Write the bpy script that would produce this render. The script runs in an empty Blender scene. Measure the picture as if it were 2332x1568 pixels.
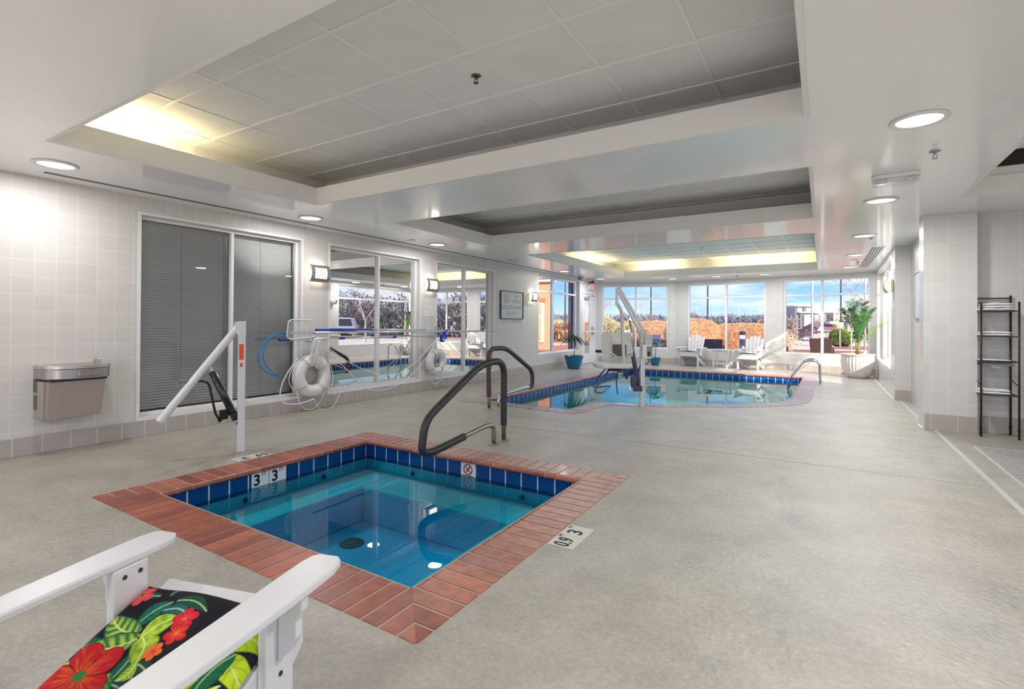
import bpy, bmesh, math, random
from mathutils import Vector, Matrix, noise
sc = bpy.context.scene
COL = sc.collection
R = math.radians
rnd = random.Random(7)

# ------------------------------------------------------------------ camera
cam_d = bpy.data.cameras.new('camera'); cam = bpy.data.objects.new('camera', cam_d); COL.objects.link(cam)
cam_d.sensor_width = 36.0; cam_d.lens = 1152.54 / 2332 * 36
cam_d.shift_x = 9.64 / 2332; cam_d.shift_y = -56.6 / 2332
cam_d.clip_start = 0.05; cam_d.clip_end = 3000
yaw, pit, rol = R(31.848), R(0.372), R(0.381)
f0 = Vector((-math.sin(yaw), math.cos(yaw), 0)); r0 = Vector((math.cos(yaw), math.sin(yaw), 0)); z0 = Vector((0, 0, 1))
f2 = f0 * math.cos(pit) + z0 * math.sin(pit); u2 = z0 * math.cos(pit) - f0 * math.sin(pit)
r3 = r0 * math.cos(rol) + u2 * math.sin(rol); u3 = u2 * math.cos(rol) - r0 * math.sin(rol)
cam.matrix_world = Matrix(((r3.x, u3.x, -f2.x, 0), (r3.y, u3.y, -f2.y, 0), (r3.z, u3.z, -f2.z, 1.2), (0, 0, 0, 1)))
sc.camera = cam

# ------------------------------------------------------------------ view, sky, sun
sc.view_settings.view_transform = 'Standard'; sc.view_settings.look = 'None'
sc.view_settings.gamma = 1; sc.view_settings.use_curve_mapping = False
sc.view_settings.exposure = 0.36
DOWNLIGHT_W = 20.0
SUN_E = 6.5

def lin(c):
    return tuple(((v / 255) / 12.92 if v / 255 <= .04045 else (((v / 255) + .055) / 1.055) ** 2.4) for v in c)

w = bpy.data.worlds.new('sky'); sc.world = w; w.use_nodes = True
nt = w.node_tree; nt.nodes.clear()
def N(nt, t, **k):
    n = nt.nodes.new(t)
    for a, b in k.items(): setattr(n, a, b)
    return n
def ramp(nt, fac, stops, interp='LINEAR'):
    n = N(nt, 'ShaderNodeValToRGB'); n.color_ramp.interpolation = interp
    el = n.color_ramp.elements
    while len(el) < len(stops): el.new(.5)
    for e, (p, c) in zip(el, stops):
        e.position = p; e.color = (c[0], c[1], c[2], 1)
    nt.links.new(fac, n.inputs[0]); return n
def mth(nt, op, a, b=None, c=None):
    n = N(nt, 'ShaderNodeMath', operation=op)
    for i, v in enumerate((a, b, c)):
        if v is None: continue
        if isinstance(v, (int, float)): n.inputs[i].default_value = v
        else: nt.links.new(v, n.inputs[i])
    return n.outputs[0]
def mixc(nt, fac, a, b, mode='MIX'):
    n = N(nt, 'ShaderNodeMix', data_type='RGBA', blend_type=mode)
    for i, v in ((0, fac), (6, a), (7, b)):
        if isinstance(v, (int, float)): n.inputs[i].default_value = v
        elif isinstance(v, tuple): n.inputs[i].default_value = (v[0], v[1], v[2], 1)
        else: nt.links.new(v, n.inputs[i])
    return n.outputs[2]
tc = N(nt, 'ShaderNodeTexCoord'); sep = N(nt, 'ShaderNodeSeparateXYZ'); nt.links.new(tc.outputs['Generated'], sep.inputs[0])
grad = ramp(nt, sep.outputs[2], [(0.0, lin((196, 222, 245))), (0.05, lin((150, 200, 246))), (0.12, lin((105, 168, 240))), (.5, lin((70, 130, 225)))])
mp = N(nt, 'ShaderNodeMapping'); mp.inputs['Scale'].default_value = (3.2, 3.2, 15); nt.links.new(tc.outputs['Generated'], mp.inputs[0])
nz = N(nt, 'ShaderNodeTexNoise'); nz.inputs['Scale'].default_value = 1.6; nz.inputs['Detail'].default_value = 7; nz.inputs['Roughness'].default_value = .55
nt.links.new(mp.outputs[0], nz.inputs[0])
cl = ramp(nt, nz.outputs[0], [(.41, (0, 0, 0)), (.55, (1, 1, 1))])
# more cloud towards the right-hand windows of the bay (east), clear blue over the door side
east = mth(nt, 'MULTIPLY_ADD', sep.outputs[0], 2.6, 1.1)
east = N(nt, 'ShaderNodeClamp').outputs[0] if False else mth(nt, 'MINIMUM', mth(nt, 'MAXIMUM', east, 0.12), 1.0)
cf = mth(nt, 'MULTIPLY', mth(nt, 'MULTIPLY', cl.outputs[0], .9), east)
skyc = mixc(nt, cf, grad.outputs[0], lin((240, 243, 250)))
bg = N(nt, 'ShaderNodeBackground'); nt.links.new(skyc, bg.inputs[0]); bg.inputs[1].default_value = 1.05
wo = N(nt, 'ShaderNodeOutputWorld'); nt.links.new(bg.outputs[0], wo.inputs[0])

sun_d = bpy.data.lights.new('sun', 'SUN'); sun_d.energy = SUN_E; sun_d.angle = R(.6); sun_d.color = (1, .88, .70)
sun = bpy.data.objects.new('sun', sun_d); COL.objects.link(sun)
sun.rotation_euler = Vector((-1, .87, -.65)).to_track_quat('-Z', 'Y').to_euler(); sun.location = (20, -15, 15)

# ------------------------------------------------------------------ materials
MATS = {}
def mat(name, col=(200, 200, 200), rough=.5, metal=0, spec=.5, bump=None, var=None, emit=None, coat=0, vcol=False, trans=None, alpha=None, coords='Object'):
    if name in MATS: return MATS[name]
    m = bpy.data.materials.new(name); m.use_nodes = True; nt = m.node_tree
    b = nt.nodes['Principled BSDF']; c = lin(col)
    b.inputs['Base Color'].default_value = (*c, 1); b.inputs['Roughness'].default_value = rough
    b.inputs['Metallic'].default_value = metal; b.inputs['Specular IOR Level'].default_value = spec
    b.inputs['Coat Weight'].default_value = coat
    if coat: b.inputs['Coat Roughness'].default_value = .09
    if trans: b.inputs['Transmission Weight'].default_value = trans
    if alpha is not None: b.inputs['Alpha'].default_value = alpha
    src = None
    if vcol:
        a = N(nt, 'ShaderNodeVertexColor', layer_name='Col'); src = a.outputs[0]
    t = N(nt, 'ShaderNodeTexCoord')
    if var:   # (scale, amount)
        n = N(nt, 'ShaderNodeTexNoise'); n.inputs['Scale'].default_value = var[0]; n.inputs['Detail'].default_value = 6
        nt.links.new(t.outputs[coords], n.inputs[0])
        lo = tuple(x * (1 - var[1]) for x in c) if not vcol else (1 - var[1],) * 3
        hi = tuple(min(1, x * (1 + var[1])) for x in c) if not vcol else (1 + var[1],) * 3
        rp = ramp(nt, n.outputs[0], [(.3, lo), (.7, hi)])
        src = mixc(nt, 1, src, rp.outputs[0], 'MULTIPLY') if src else rp.outputs[0]
    if src: nt.links.new(src, b.inputs['Base Color'])
    if bump:  # (scale, strength, distance)
        n = N(nt, 'ShaderNodeTexNoise'); n.inputs['Scale'].default_value = bump[0]; n.inputs['Detail'].default_value = 5
        nt.links.new(t.outputs[coords], n.inputs[0])
        bp = N(nt, 'ShaderNodeBump'); bp.inputs['Strength'].default_value = bump[1]; bp.inputs['Distance'].default_value = bump[2]
        nt.links.new(n.outputs[0], bp.inputs['Height']); nt.links.new(bp.outputs[0], b.inputs['Normal'])
    if emit:
        b.inputs['Emission Color'].default_value = (*lin(emit[0]), 1); b.inputs['Emission Strength'].default_value = emit[1]
    MATS[name] = m; return m

def tile_mat(name, tile, grout, tw, th, mortar, rough=.28, off=0.0, z_off=0.0, spec=.5, x_off=0.0):
    """square glazed tiles laid along the wall's own x and z (walls are built in their own frame)"""
    if name in MATS: return MATS[name]
    m = bpy.data.materials.new(name); m.use_nodes = True; nt = m.node_tree; b = nt.nodes['Principled BSDF']
    t = N(nt, 'ShaderNodeTexCoord'); s = N(nt, 'ShaderNodeSeparateXYZ'); nt.links.new(t.outputs['Object'], s.inputs[0])
    x = mth(nt, 'ADD', mth(nt, 'ADD', s.outputs[0], s.outputs[1]), 50 * tw + x_off); z = mth(nt, 'ADD', s.outputs[2], 50 * th + z_off)
    cb = N(nt, 'ShaderNodeCombineXYZ'); nt.links.new(x, cb.inputs[0]); nt.links.new(z, cb.inputs[1])
    br = N(nt, 'ShaderNodeTexBrick'); br.offset = off; br.squash = 1
    nt.links.new(cb.outputs[0], br.inputs[0])
    c = lin(tile); br.inputs['Color1'].default_value = (*c, 1); br.inputs['Color2'].default_value = (*[v * .95 for v in c], 1)
    br.inputs['Mortar'].default_value = (*lin(grout), 1); br.inputs['Scale'].default_value = 1
    br.inputs['Mortar Size'].default_value = mortar; br.inputs['Mortar Smooth'].default_value = .1; br.inputs['Bias'].default_value = 0
    br.inputs['Brick Width'].default_value = tw; br.inputs['Row Height'].default_value = th
    nt.links.new(br.outputs[0], b.inputs['Base Color'])
    rr = mth(nt, 'MULTIPLY_ADD', br.outputs['Fac'], .5, rough); nt.links.new(rr, b.inputs['Roughness'])
    b.inputs['Specular IOR Level'].default_value = spec
    bp = N(nt, 'ShaderNodeBump'); bp.inputs['Strength'].default_value = .35; bp.inputs['Distance'].default_value = .002; bp.invert = True
    nt.links.new(br.outputs['Fac'], bp.inputs['Height']); nt.links.new(bp.outputs[0], b.inputs['Normal'])
    MATS[name] = m; return m

def glass_mat(name, refl=1.5, tint=(1, 1, 1), boost=1.0):
    if name in MATS: return MATS[name]
    m = bpy.data.materials.new(name); m.use_nodes = True; nt = m.node_tree; nt.nodes.clear()
    fr = N(nt, 'ShaderNodeFresnel'); fr.inputs[0].default_value = refl
    k = mth(nt, 'MINIMUM', mth(nt, 'MULTIPLY', fr.outputs[0], boost), 1.0)
    tr = N(nt, 'ShaderNodeBsdfTransparent'); tr.inputs[0].default_value = (*tint, 1)
    gl = N(nt, 'ShaderNodeBsdfGlossy'); gl.inputs['Roughness'].default_value = 0.0
    mx = N(nt, 'ShaderNodeMixShader'); nt.links.new(k, mx.inputs[0]); nt.links.new(tr.outputs[0], mx.inputs[1]); nt.links.new(gl.outputs[0], mx.inputs[2])
    o = N(nt, 'ShaderNodeOutputMaterial'); nt.links.new(mx.outputs[0], o.inputs[0]); MATS[name] = m; return m

def water_mat(name, absorb, dens, wave=0.0):
    m = bpy.data.materials.new(name); m.use_nodes = True; nt = m.node_tree; nt.nodes.clear()
    fr = N(nt, 'ShaderNodeFresnel'); fr.inputs[0].default_value = 1.33
    tr = N(nt, 'ShaderNodeBsdfTransparent')
    gl = N(nt, 'ShaderNodeBsdfGlossy'); gl.inputs['Roughness'].default_value = 0.0
    if wave:
        n = N(nt, 'ShaderNodeTexNoise'); n.inputs['Scale'].default_value = 2.2; t = N(nt, 'ShaderNodeTexCoord'); nt.links.new(t.outputs['Object'], n.inputs[0])
        bp = N(nt, 'ShaderNodeBump'); bp.inputs['Strength'].default_value = wave; bp.inputs['Distance'].default_value = .01
        nt.links.new(n.outputs[0], bp.inputs['Height']); nt.links.new(bp.outputs[0], gl.inputs['Normal'])
    mx = N(nt, 'ShaderNodeMixShader'); nt.links.new(fr.outputs[0], mx.inputs[0]); nt.links.new(tr.outputs[0], mx.inputs[1]); nt.links.new(gl.outputs[0], mx.inputs[2])
    va = N(nt, 'ShaderNodeVolumeAbsorption'); va.inputs[0].default_value = (*absorb, 1); va.inputs[1].default_value = dens
    o = N(nt, 'ShaderNodeOutputMaterial'); nt.links.new(mx.outputs[0], o.inputs[0]); nt.links.new(va.outputs[0], o.inputs[1]); return m

# ------------------------------------------------------------------ mesh helpers
def link(o, parent=None, inv=None):
    COL.objects.link(o)
    if parent:
        o.parent = parent
        o.matrix_parent_inverse = Matrix.LocRotScale(parent.location, parent.rotation_euler, None).inverted() if inv is None else inv
    return o
class B:
    def __init__(s): s.bm = bmesh.new(); s.c = None; s.lay = None
    def color(s, rgb, raw=False):
        if s.lay is None: s.lay = s.bm.loops.layers.float_color.new('Col')
        s.c = (*(rgb if raw else lin(rgb)), 1)
    def _f(s, vs, mi=0, smooth=False):
        try: f = s.bm.faces.new(vs)
        except ValueError: return None
        f.material_index = mi; f.smooth = smooth
        if s.c:
            for l in f.loops: l[s.lay] = s.c
        return f
    def box(s, x0, y0, z0, x1, y1, z1, mi=0, M=None):
        x0, x1 = sorted((x0, x1)); y0, y1 = sorted((y0, y1)); z0, z1 = sorted((z0, z1))
        p = [Vector(q) for q in ((x0, y0, z0), (x1, y0, z0), (x1, y1, z0), (x0, y1, z0), (x0, y0, z1), (x1, y0, z1), (x1, y1, z1), (x0, y1, z1))]
        v = [s.bm.verts.new(M @ q if M else q) for q in p]
        for q in ((3, 2, 1, 0), (4, 5, 6, 7), (0, 1, 5, 4), (1, 2, 6, 5), (2, 3, 7, 6), (3, 0, 4, 7)): s._f([v[i] for i in q], mi)
        return s
    def cbox(s, c, size, M=None, mi=0):
        a, b_, d = (t / 2 for t in size); T = Matrix.Translation(c) @ (M.to_4x4() if M else Matrix())
        return s.box(-a, -b_, -d, a, b_, d, mi, T)
    def beam(s, p, q, w_, h_, up=(0, 0, 1), mi=0):
        p, q = Vector(p), Vector(q); d = (q - p); L = d.length; d.normalize(); up = Vector(up)
        x = d.cross(up)
        if x.length < 1e-4: x = d.cross(Vector((1, 0, 0)))
        x.normalize(); u = x.cross(d)
        M = Matrix(((x.x, d.x, u.x, p.x), (x.y, d.y, u.y, p.y), (x.z, d.z, u.z, p.z), (0, 0, 0, 1)))
        return s.box(-w_ / 2, 0, -h_ / 2, w_ / 2, L, h_ / 2, mi, M)
    def tube(s, pts, r, n=10, caps=True, closed=False, mi=0, smooth=True):
        pts = [Vector(p) for p in pts]; rs = r if isinstance(r, (list, tuple)) else [r] * len(pts)
        rings = []; prev = None; m = len(pts)
        for i, p in enumerate(pts):
            if closed: d = (pts[(i + 1) % m] - pts[i - 1])
            else: d = (pts[min(i + 1, m - 1)] - pts[max(i - 1, 0)])
            d.normalize()
            if prev is None:
                a = Vector((0, 0, 1)) if abs(d.z) < .9 else Vector((1, 0, 0)); x = d.cross(a).normalized()
            else:
                x = prev - d * prev.dot(d)
                if x.length < 1e-5: x = d.cross(Vector((0, 0, 1)))
                x.normalize()
            prev = x; y = d.cross(x)
            rings.append([s.bm.verts.new(p + (x * math.cos(2 * math.pi * k / n) + y * math.sin(2 * math.pi * k / n)) * rs[i]) for k in range(n)])
        for i in range(m if closed else m - 1):
            a, b_ = rings[i], rings[(i + 1) % m]
            for k in range(n): s._f((a[k], a[(k + 1) % n], b_[(k + 1) % n], b_[k]), mi, smooth)
        if caps and not closed:
            s._f(rings[0][::-1], mi); s._f(rings[-1], mi)
        return s
    def cyl(s, p, q, r, r2=None, n=16, mi=0, caps=True): return s.tube([p, q], [r, r if r2 is None else r2], n, caps, mi=mi)
    def lathe(s, prof, c=(0, 0, 0), n=32, mi=0, smooth=True, wob=None, M=None):
        rings = []
        for (r, z) in prof:
            ring = []
            for k in range(n):
                a = 2 * math.pi * k / n; rr = r * (wob(a, z) if wob else 1)
                v = Vector((rr * math.cos(a), rr * math.sin(a), z))
                ring.append(s.bm.verts.new((M @ v if M else v) + Vector(c)))
            rings.append(ring)
        for a, b_ in zip(rings, rings[1:]):
            for k in range(n): s._f((a[k], a[(k + 1) % n], b_[(k + 1) % n], b_[k]), mi, smooth)
        if prof[0][0] > 1e-6: s._f(rings[0][::-1], mi)
        if prof[-1][0] > 1e-6: s._f(rings[-1], mi)
        return s
    def prism(s, poly, lo, hi, axis='z', mi=0, M=None):
        def P(a, b_, t): return Vector({'z': (a, b_, t), 'y': (a, t, b_), 'x': (t, a, b_)}[axis])
        A = [s.bm.verts.new(M @ P(a, b_, lo) if M else P(a, b_, lo)) for a, b_ in poly]
        C = [s.bm.verts.new(M @ P(a, b_, hi) if M else P(a, b_, hi)) for a, b_ in poly]
        s._f(A[::-1], mi); s._f(C, mi); n = len(poly)
        for i in range(n): s._f((A[i], A[(i + 1) % n], C[(i + 1) % n], C[i]), mi)
        return s
    def quad(s, *p, mi=0): s._f([s.bm.verts.new(q) for q in p], mi); return s
    def ball(s, c, r, n=12, sq=(1, 1, 1), mi=0):
        c = Vector(c); m = n // 2; rings = []
        for i in range(1, m):
            t = math.pi * i / m
            rings.append([s.bm.verts.new(c + Vector((r * sq[0] * math.sin(t) * math.cos(2 * math.pi * k / n), r * sq[1] * math.sin(t) * math.sin(2 * math.pi * k / n), r * sq[2] * math.cos(t)))) for k in range(n)])
        a = s.bm.verts.new(c + Vector((0, 0, r * sq[2]))); z = s.bm.verts.new(c - Vector((0, 0, r * sq[2])))
        for k in range(n):
            s._f((a, rings[0][k], rings[0][(k + 1) % n]), mi, True); s._f((z, rings[-1][(k + 1) % n], rings[-1][k]), mi, True)
        for p, q in zip(rings, rings[1:]):
            for k in range(n): s._f((p[k], q[k], q[(k + 1) % n], p[(k + 1) % n]), mi, True)
        return s
    def obj(s, name, mats, parent=None, bevel=0, norm=True, inv=None):
        if norm: bmesh.ops.recalc_face_normals(s.bm, faces=s.bm.faces)
        me = bpy.data.meshes.new(name); s.bm.to_mesh(me); s.bm.free()
        for m in (mats if isinstance(mats, (list, tuple)) else [mats]): me.materials.append(m)
        o = link(bpy.data.objects.new(name, me), parent, inv)
        if bevel:
            b = o.modifiers.new('bevel', 'BEVEL'); b.width = bevel; b.segments = 2; b.limit_method = 'ANGLE'; b.angle_limit = R(40)
        return o
def tag(o, label=None, cat=None, group=None, kind=None):
    for k, v in (('label', label), ('category', cat), ('group', group), ('kind', kind)):
        if v: o[k] = v
    return o
def thing(name, label, cat, loc=(0, 0, 0), rz=0, group=None):
    o = bpy.data.objects.new(name, None); o.empty_display_size = .1; o.location = loc; o.rotation_euler = (0, 0, rz); COL.objects.link(o)
    return tag(o, label, cat, group)
def local(root): return Matrix()          # parts built in the thing's own frame
def dup(root, loc, rz=None, label=None, group=None):
    c = root.copy(); COL.objects.link(c); c.location = loc
    if rz is not None: c.rotation_euler = (0, 0, rz)
    if label: c['label'] = label
    if group: c['group'] = group
    def rec(a, b_):
        for ch in list(a.children):
            k = ch.copy(); COL.objects.link(k); k.parent = b_; k.matrix_parent_inverse = ch.matrix_parent_inverse.copy(); rec(ch, k)
    rec(root, c); return c
def text(name, body, size, M, material, parent=None, extrude=.001, align='CENTER', sx=1.0, bold=0.0):
    cu = bpy.data.curves.new(name, 'FONT'); cu.body = body; cu.size = size; cu.align_x = align; cu.align_y = 'CENTER'; cu.extrude = extrude; cu.offset = bold
    cu.space_character = 1.0
    t = bpy.data.objects.new(name, cu); COL.objects.link(t)
    dg = bpy.context.evaluated_depsgraph_get(); me = bpy.data.meshes.new_from_object(t.evaluated_get(dg)); bpy.data.objects.remove(t)
    me.transform(M @ Matrix.Diagonal((sx, 1, 1, 1))); me.materials.clear(); me.materials.append(material); me.name = name
    return link(bpy.data.objects.new(name, me), parent)
def frame(o, x, y):      # matrix with text plane spanned by x (right) and y (up)
    x, y = Vector(x).normalized(), Vector(y).normalized(); z = x.cross(y)
    return Matrix(((x.x, y.x, z.x, o[0]), (x.y, y.y, z.y, o[1]), (x.z, y.z, z.z, o[2]), (0, 0, 0, 1)))
def arc(c, r, a0, a1, n, u, v):
    c, u, v = Vector(c), Vector(u), Vector(v)
    return [c + (u * math.cos(a0 + (a1 - a0) * i / n) + v * math.sin(a0 + (a1 - a0) * i / n)) * r for i in range(n + 1)]
def fillet(pts, rad, n=6):
    pts = [Vector(p) for p in pts]; out = [pts[0]]
    for i in range(1, len(pts) - 1):
        a, b_, c = pts[i - 1], pts[i], pts[i + 1]; r = rad[i] if isinstance(rad, (list, tuple)) else rad
        d1 = (a - b_); d2 = (c - b_); t = min(r, d1.length * .49, d2.length * .49)
        p, q = b_ + d1.normalized() * t, b_ + d2.normalized() * t
        for k in range(n + 1):
            s = k / n; out.append(p * (1 - s) ** 2 + b_ * 2 * s * (1 - s) + q * s * s)
    out.append(pts[-1]); return out
def smooth_line(pts, n=8):
    pts = [Vector(p) for p in pts]; out = []
    for i in range(len(pts) - 1):
        p0 = pts[max(i - 1, 0)]; p1, p2 = pts[i], pts[i + 1]; p3 = pts[min(i + 2, len(pts) - 1)]
        for k in range(n):
            t = k / n; out.append(.5 * ((2 * p1) + (p2 - p0) * t + (2 * p0 - 5 * p1 + 4 * p2 - p3) * t * t + (3 * p1 - p0 - 3 * p2 + p3) * t ** 3))
    out.append(pts[-1]); return out

H = 2.484
XL = -5.991
# common materials
M_paint = mat('ceiling_paint', (243, 243, 247), .3, spec=.5, coat=.55, bump=(1.3, .10, .03), var=(1.5, .02))
M_lip = mat('soffit_paint', (240, 239, 238), .6)
M_white = mat('white_frame', (236, 236, 238), .35)
M_tile = tile_mat('wall_tile', (218, 215, 213), (227, 225, 223), .1524, .1524, .0035, .28, z_off=-.012, x_off=-1.457 + .1524 * 10)
M_base = tile_mat('base_tile', (186, 178, 174), (208, 202, 198), .203, .4, .006, .35, z_off=.1)
M_glass = glass_mat('window_glass', 1.5)
M_glassL = glass_mat('dark_room_glass', 1.9, (.97, .99, .98), 1.6)
M_dark = mat('dark_metal', (70, 68, 68), .4, .6)
M_chrome = mat('stainless', (200, 200, 202), .22, 1)
M_wpl = mat('white_plastic', (232, 232, 232), .35)
M_black = mat('black', (22, 22, 24), .5)
M_grayf = mat('grey_frame', (160, 160, 162), .4)
# ================================================================== large structure
def place(o, A, Bp):
    o.location = (A[0], A[1], 0); o.rotation_euler = (0, 0, math.atan2(Bp[1] - A[1], Bp[0] - A[0])); return o
def wlen(A, Bp): return math.hypot(Bp[0] - A[0], Bp[1] - A[1])
def wall(name, A, Bp, holes=(), z0=0.0, z1=2.484, th=.2, m=None, ext=(0, 0)):
    L = wlen(A, Bp); xs = sorted({-ext[0], L + ext[1]} | {h[0] for h in holes} | {h[1] for h in holes}); b = B()
    for a, c in zip(xs, xs[1:]):
        cuts = sorted([(h[2], h[3]) for h in holes if h[0] <= a + 1e-6 and h[1] >= c - 1e-6]); z = z0
        for lo, hi in cuts:
            if lo > z: b.box(a, 0, z, c, th, lo)
            z = hi
        if z < z1: b.box(a, 0, z, c, th, z1)
    return tag(place(b.obj(name, m or M_tile), A, Bp), kind='structure')
WN = [0]
def window(A, Bp, s0, s1, za, zb, mull, trans, rec=.1, fw=.05, g=None, sill=True, fm=None):
    WN[0] += 1; b = B(); y0, y1 = rec - .03, rec + .04
    b.box(s0, y0, za, s1, y1, za + fw); b.box(s0, y0, zb - fw, s1, y1, zb)
    b.box(s0, y0, za + fw, s0 + fw, y1, zb - fw); b.box(s1 - fw, y0, za + fw, s1, y1, zb - fw)
    xs = [s0 + fw] + [v for mm in mull for v in (mm - fw / 2, mm + fw / 2)] + [s1 - fw]
    for mm in mull: b.box(mm - fw / 2, y0 - .015, za + fw, mm + fw / 2, y1, zb - fw)
    for t in trans:
        for k in range(0, len(xs), 2): b.box(xs[k], y0 + .005, t - fw / 2, xs[k + 1], y1, t + fw / 2)
    o = tag(place(b.obj('window_%d' % WN[0], fm or M_white, bevel=.004), A, Bp), kind='structure')
    p = B(); p.quad((s0 + .01, rec, za + .01), (s1 - .01, rec, za + .01), (s1 - .01, rec, zb - .01), (s0 + .01, rec, zb - .01))
    po = p.obj('pane', g or M_glass); po.parent = o
    if sill:
        s = B(); s.box(s0, -.004, za - .001, s1, rec - .03, za + .012); so = s.obj('sill', M_white); so.parent = o
    return o
def baseboard(name, A, Bp, a, c, h=.165):
    b = B(); b.box(a, -.012, 0, c, -.0008, h); return tag(place(b.obj(name, M_base, bevel=.004), A, Bp), kind='structure')

Y0 = -2.6
LA, LB = (XL, Y0), (XL, 15.03)
P0, P1, P2, P3 = (XL, 15.03), (-3.798, 15.79), (-1.036, 15.383), (1.09, 14.87)
RA, RB = P3, (1.0, 10.25)
OPL = [(2.44, 4.335), (4.81, 6.712), (7.18, 9.07)]
holes = [(a - Y0, b - Y0, .20, 2.295) for a, b in OPL] + [(11.10 - Y0, 13.60 - Y0, .41, 2.42), (13.80 - Y0, 14.90 - Y0, 0, 2.14)]
M_tileL = tile_mat('wall_tile_left', (217, 213, 211), (230, 228, 226), .1524, .1524, .0028, .42, z_off=-.061, x_off=-4.057, spec=.35)
wall('wall_left', LA, LB, holes, m=M_tileL)
F1, F2, F3 = (P0, P1), (P1, P2), (P2, P3)
W1 = (.12, wlen(*F1) - .20); W2 = (.37, wlen(*F2) - .275); W3 = (.16, wlen(*F3) - .115)
ZA, ZB = .43, 2.39
M_paintw = mat('bay_wall_paint', (236, 234, 233), .5)
wall('wall_bay_left', *F1, holes=[(W1[0], W1[1], ZA, ZB)], m=M_tile, ext=(.2, 0))
wall('wall_bay_centre', *F2, holes=[(W2[0], W2[1], ZA, ZB)], m=M_tile)
wall('wall_bay_right', *F3, holes=[(W3[0], W3[1], ZA, ZB)], m=M_tile, ext=(0, .2))
LR = wlen(RA, RB)
wall('wall_right', RA, RB, holes=[(.35, 3.92, ZA, ZB)], m=M_tile)
b = B(); b.box(1.0, 7.55, 0, 1.10, 7.86, H); b.box(1.10, 7.55, 0, 1.47, 7.86, H); tag(b.obj('wall_pier', M_tile), kind='structure')
wall('wall_recess', (1.20, 10.25), (1.20, 7.86), m=M_tile)
b = B(); b.box(1.0, 10.2495, 0, 1.5, 10.2505, H); tag(b.obj('wall_pier_end', M_tile), kind='structure')
wall('wall_alcove', (1.47, 7.72), (5.2, 7.72), m=M_tile, z1=3.3)
AR = ((5.2, 7.72), (5.2, Y0))
wall('wall_alcove_right', *AR, holes=[(4.9, 7.4, .15, 2.35), (7.5, 10.1, .15, 2.35)], m=M_tile, z1=3.3)
window(*AR, 4.9, 7.4, .15, 2.35, [6.15], []); window(*AR, 7.5, 10.1, .15, 2.35, [8.8], [])  # unseen alcove windows, added to let in fill light
wall('wall_front', (5.2, Y0), (XL, Y0), holes=[(.2, 3.7, .15, 2.2), (3.8, 7.3, .15, 2.2), (7.4, 11.0, .15, 2.2)], m=M_tile)
for q_ in ((.2, 3.7), (3.8, 7.3), (7.4, 11.0)): window((5.2, Y0), (XL, Y0), *q_, .15, 2.2, [sum(q_) / 2], [])  # unseen glazing behind the camera, added so daylight lifts the ceiling
# windows in view
for (a, c), mm in zip(OPL, (3.43, 5.81, 8.12)):
    window(LA, LB, a - Y0, c - Y0, .20, 2.295, [mm - Y0], [], rec=.10, fw=.035, g=M_glassL if a > 4 else glass_mat('blind_glass', 1.5, (1, 1, 1), 1.7), sill=False)
window(LA, LB, 11.10 - Y0, 13.60 - Y0, .41, 2.42, [12.10 - Y0], [2.02], rec=.14)
window(*F1, W1[0], W1[1], ZA, ZB, [(W1[0] + W1[1]) / 2 + .03], [1.975], rec=.06)
window(*F2, W2[0], W2[1], ZA, ZB, [(W2[0] + W2[1]) / 2 + .03], [1.975], rec=.06)
window(*F3, W3[0], W3[1], ZA, ZB, [(W3[0] + W3[1]) / 2 - .06], [1.975], rec=.06)
window(RA, RB, .35, 3.92, ZA, ZB, [2.05], [1.975], rec=.14)
baseboard('baseboard_left', LA, LB, 0, 13.80 - Y0); baseboard('baseboard_bay_left', *F1, 0, wlen(*F1)); baseboard('baseboard_bay_centre', *F2, 0, wlen(*F2))
baseboard('baseboard_bay_right', *F3, 0, wlen(*F3))
M_base2 = tile_mat('base_tile_alcove', (184, 175, 171), (206, 200, 196), .235, .4, .006, .35, z_off=.1, x_off=.09)
b = B(); b.box(1.012, 7.538, 0, 1.47, 7.549, .185); b.box(1.47, 7.549, 0, 1.48, 7.71, .185); b.box(1.47, 7.706, 0, 5.2, 7.719, .185); tag(b.obj('baseboard_alcove', M_base2), kind='structure')
b = B(); b.box(1.0, 10.237, 0, 1.2, 10.249, .165); tag(b.obj('baseboard_pier', M_base2), kind='structure')
# caulk bead along the tile foot of the right side
b = B(); b.tube([(.995, 14.8, .004), (.985, 10.25, .004)], .012, 6); b.tube([(.99, 7.55, .004), (.99, 7.86, .004)], .012, 6); tag(b.obj('trim_1', mat('caulk', (230, 230, 228), .4)), kind='structure')
# white picture-frame trims around the three dark-room openings
tr = B()
for a, c in OPL:
    for (p, q, r_, s) in ((a - .03, .165, c + .03, .2), (a - .03, 2.295, c + .03, 2.325), (a - .03, .2, a, 2.295), (c, .2, c + .03, 2.295)):
        tr.box(XL + .0008, p, q, XL + .008, r_, s)
tag(tr.obj('trim_2', M_white), kind='structure')

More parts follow.
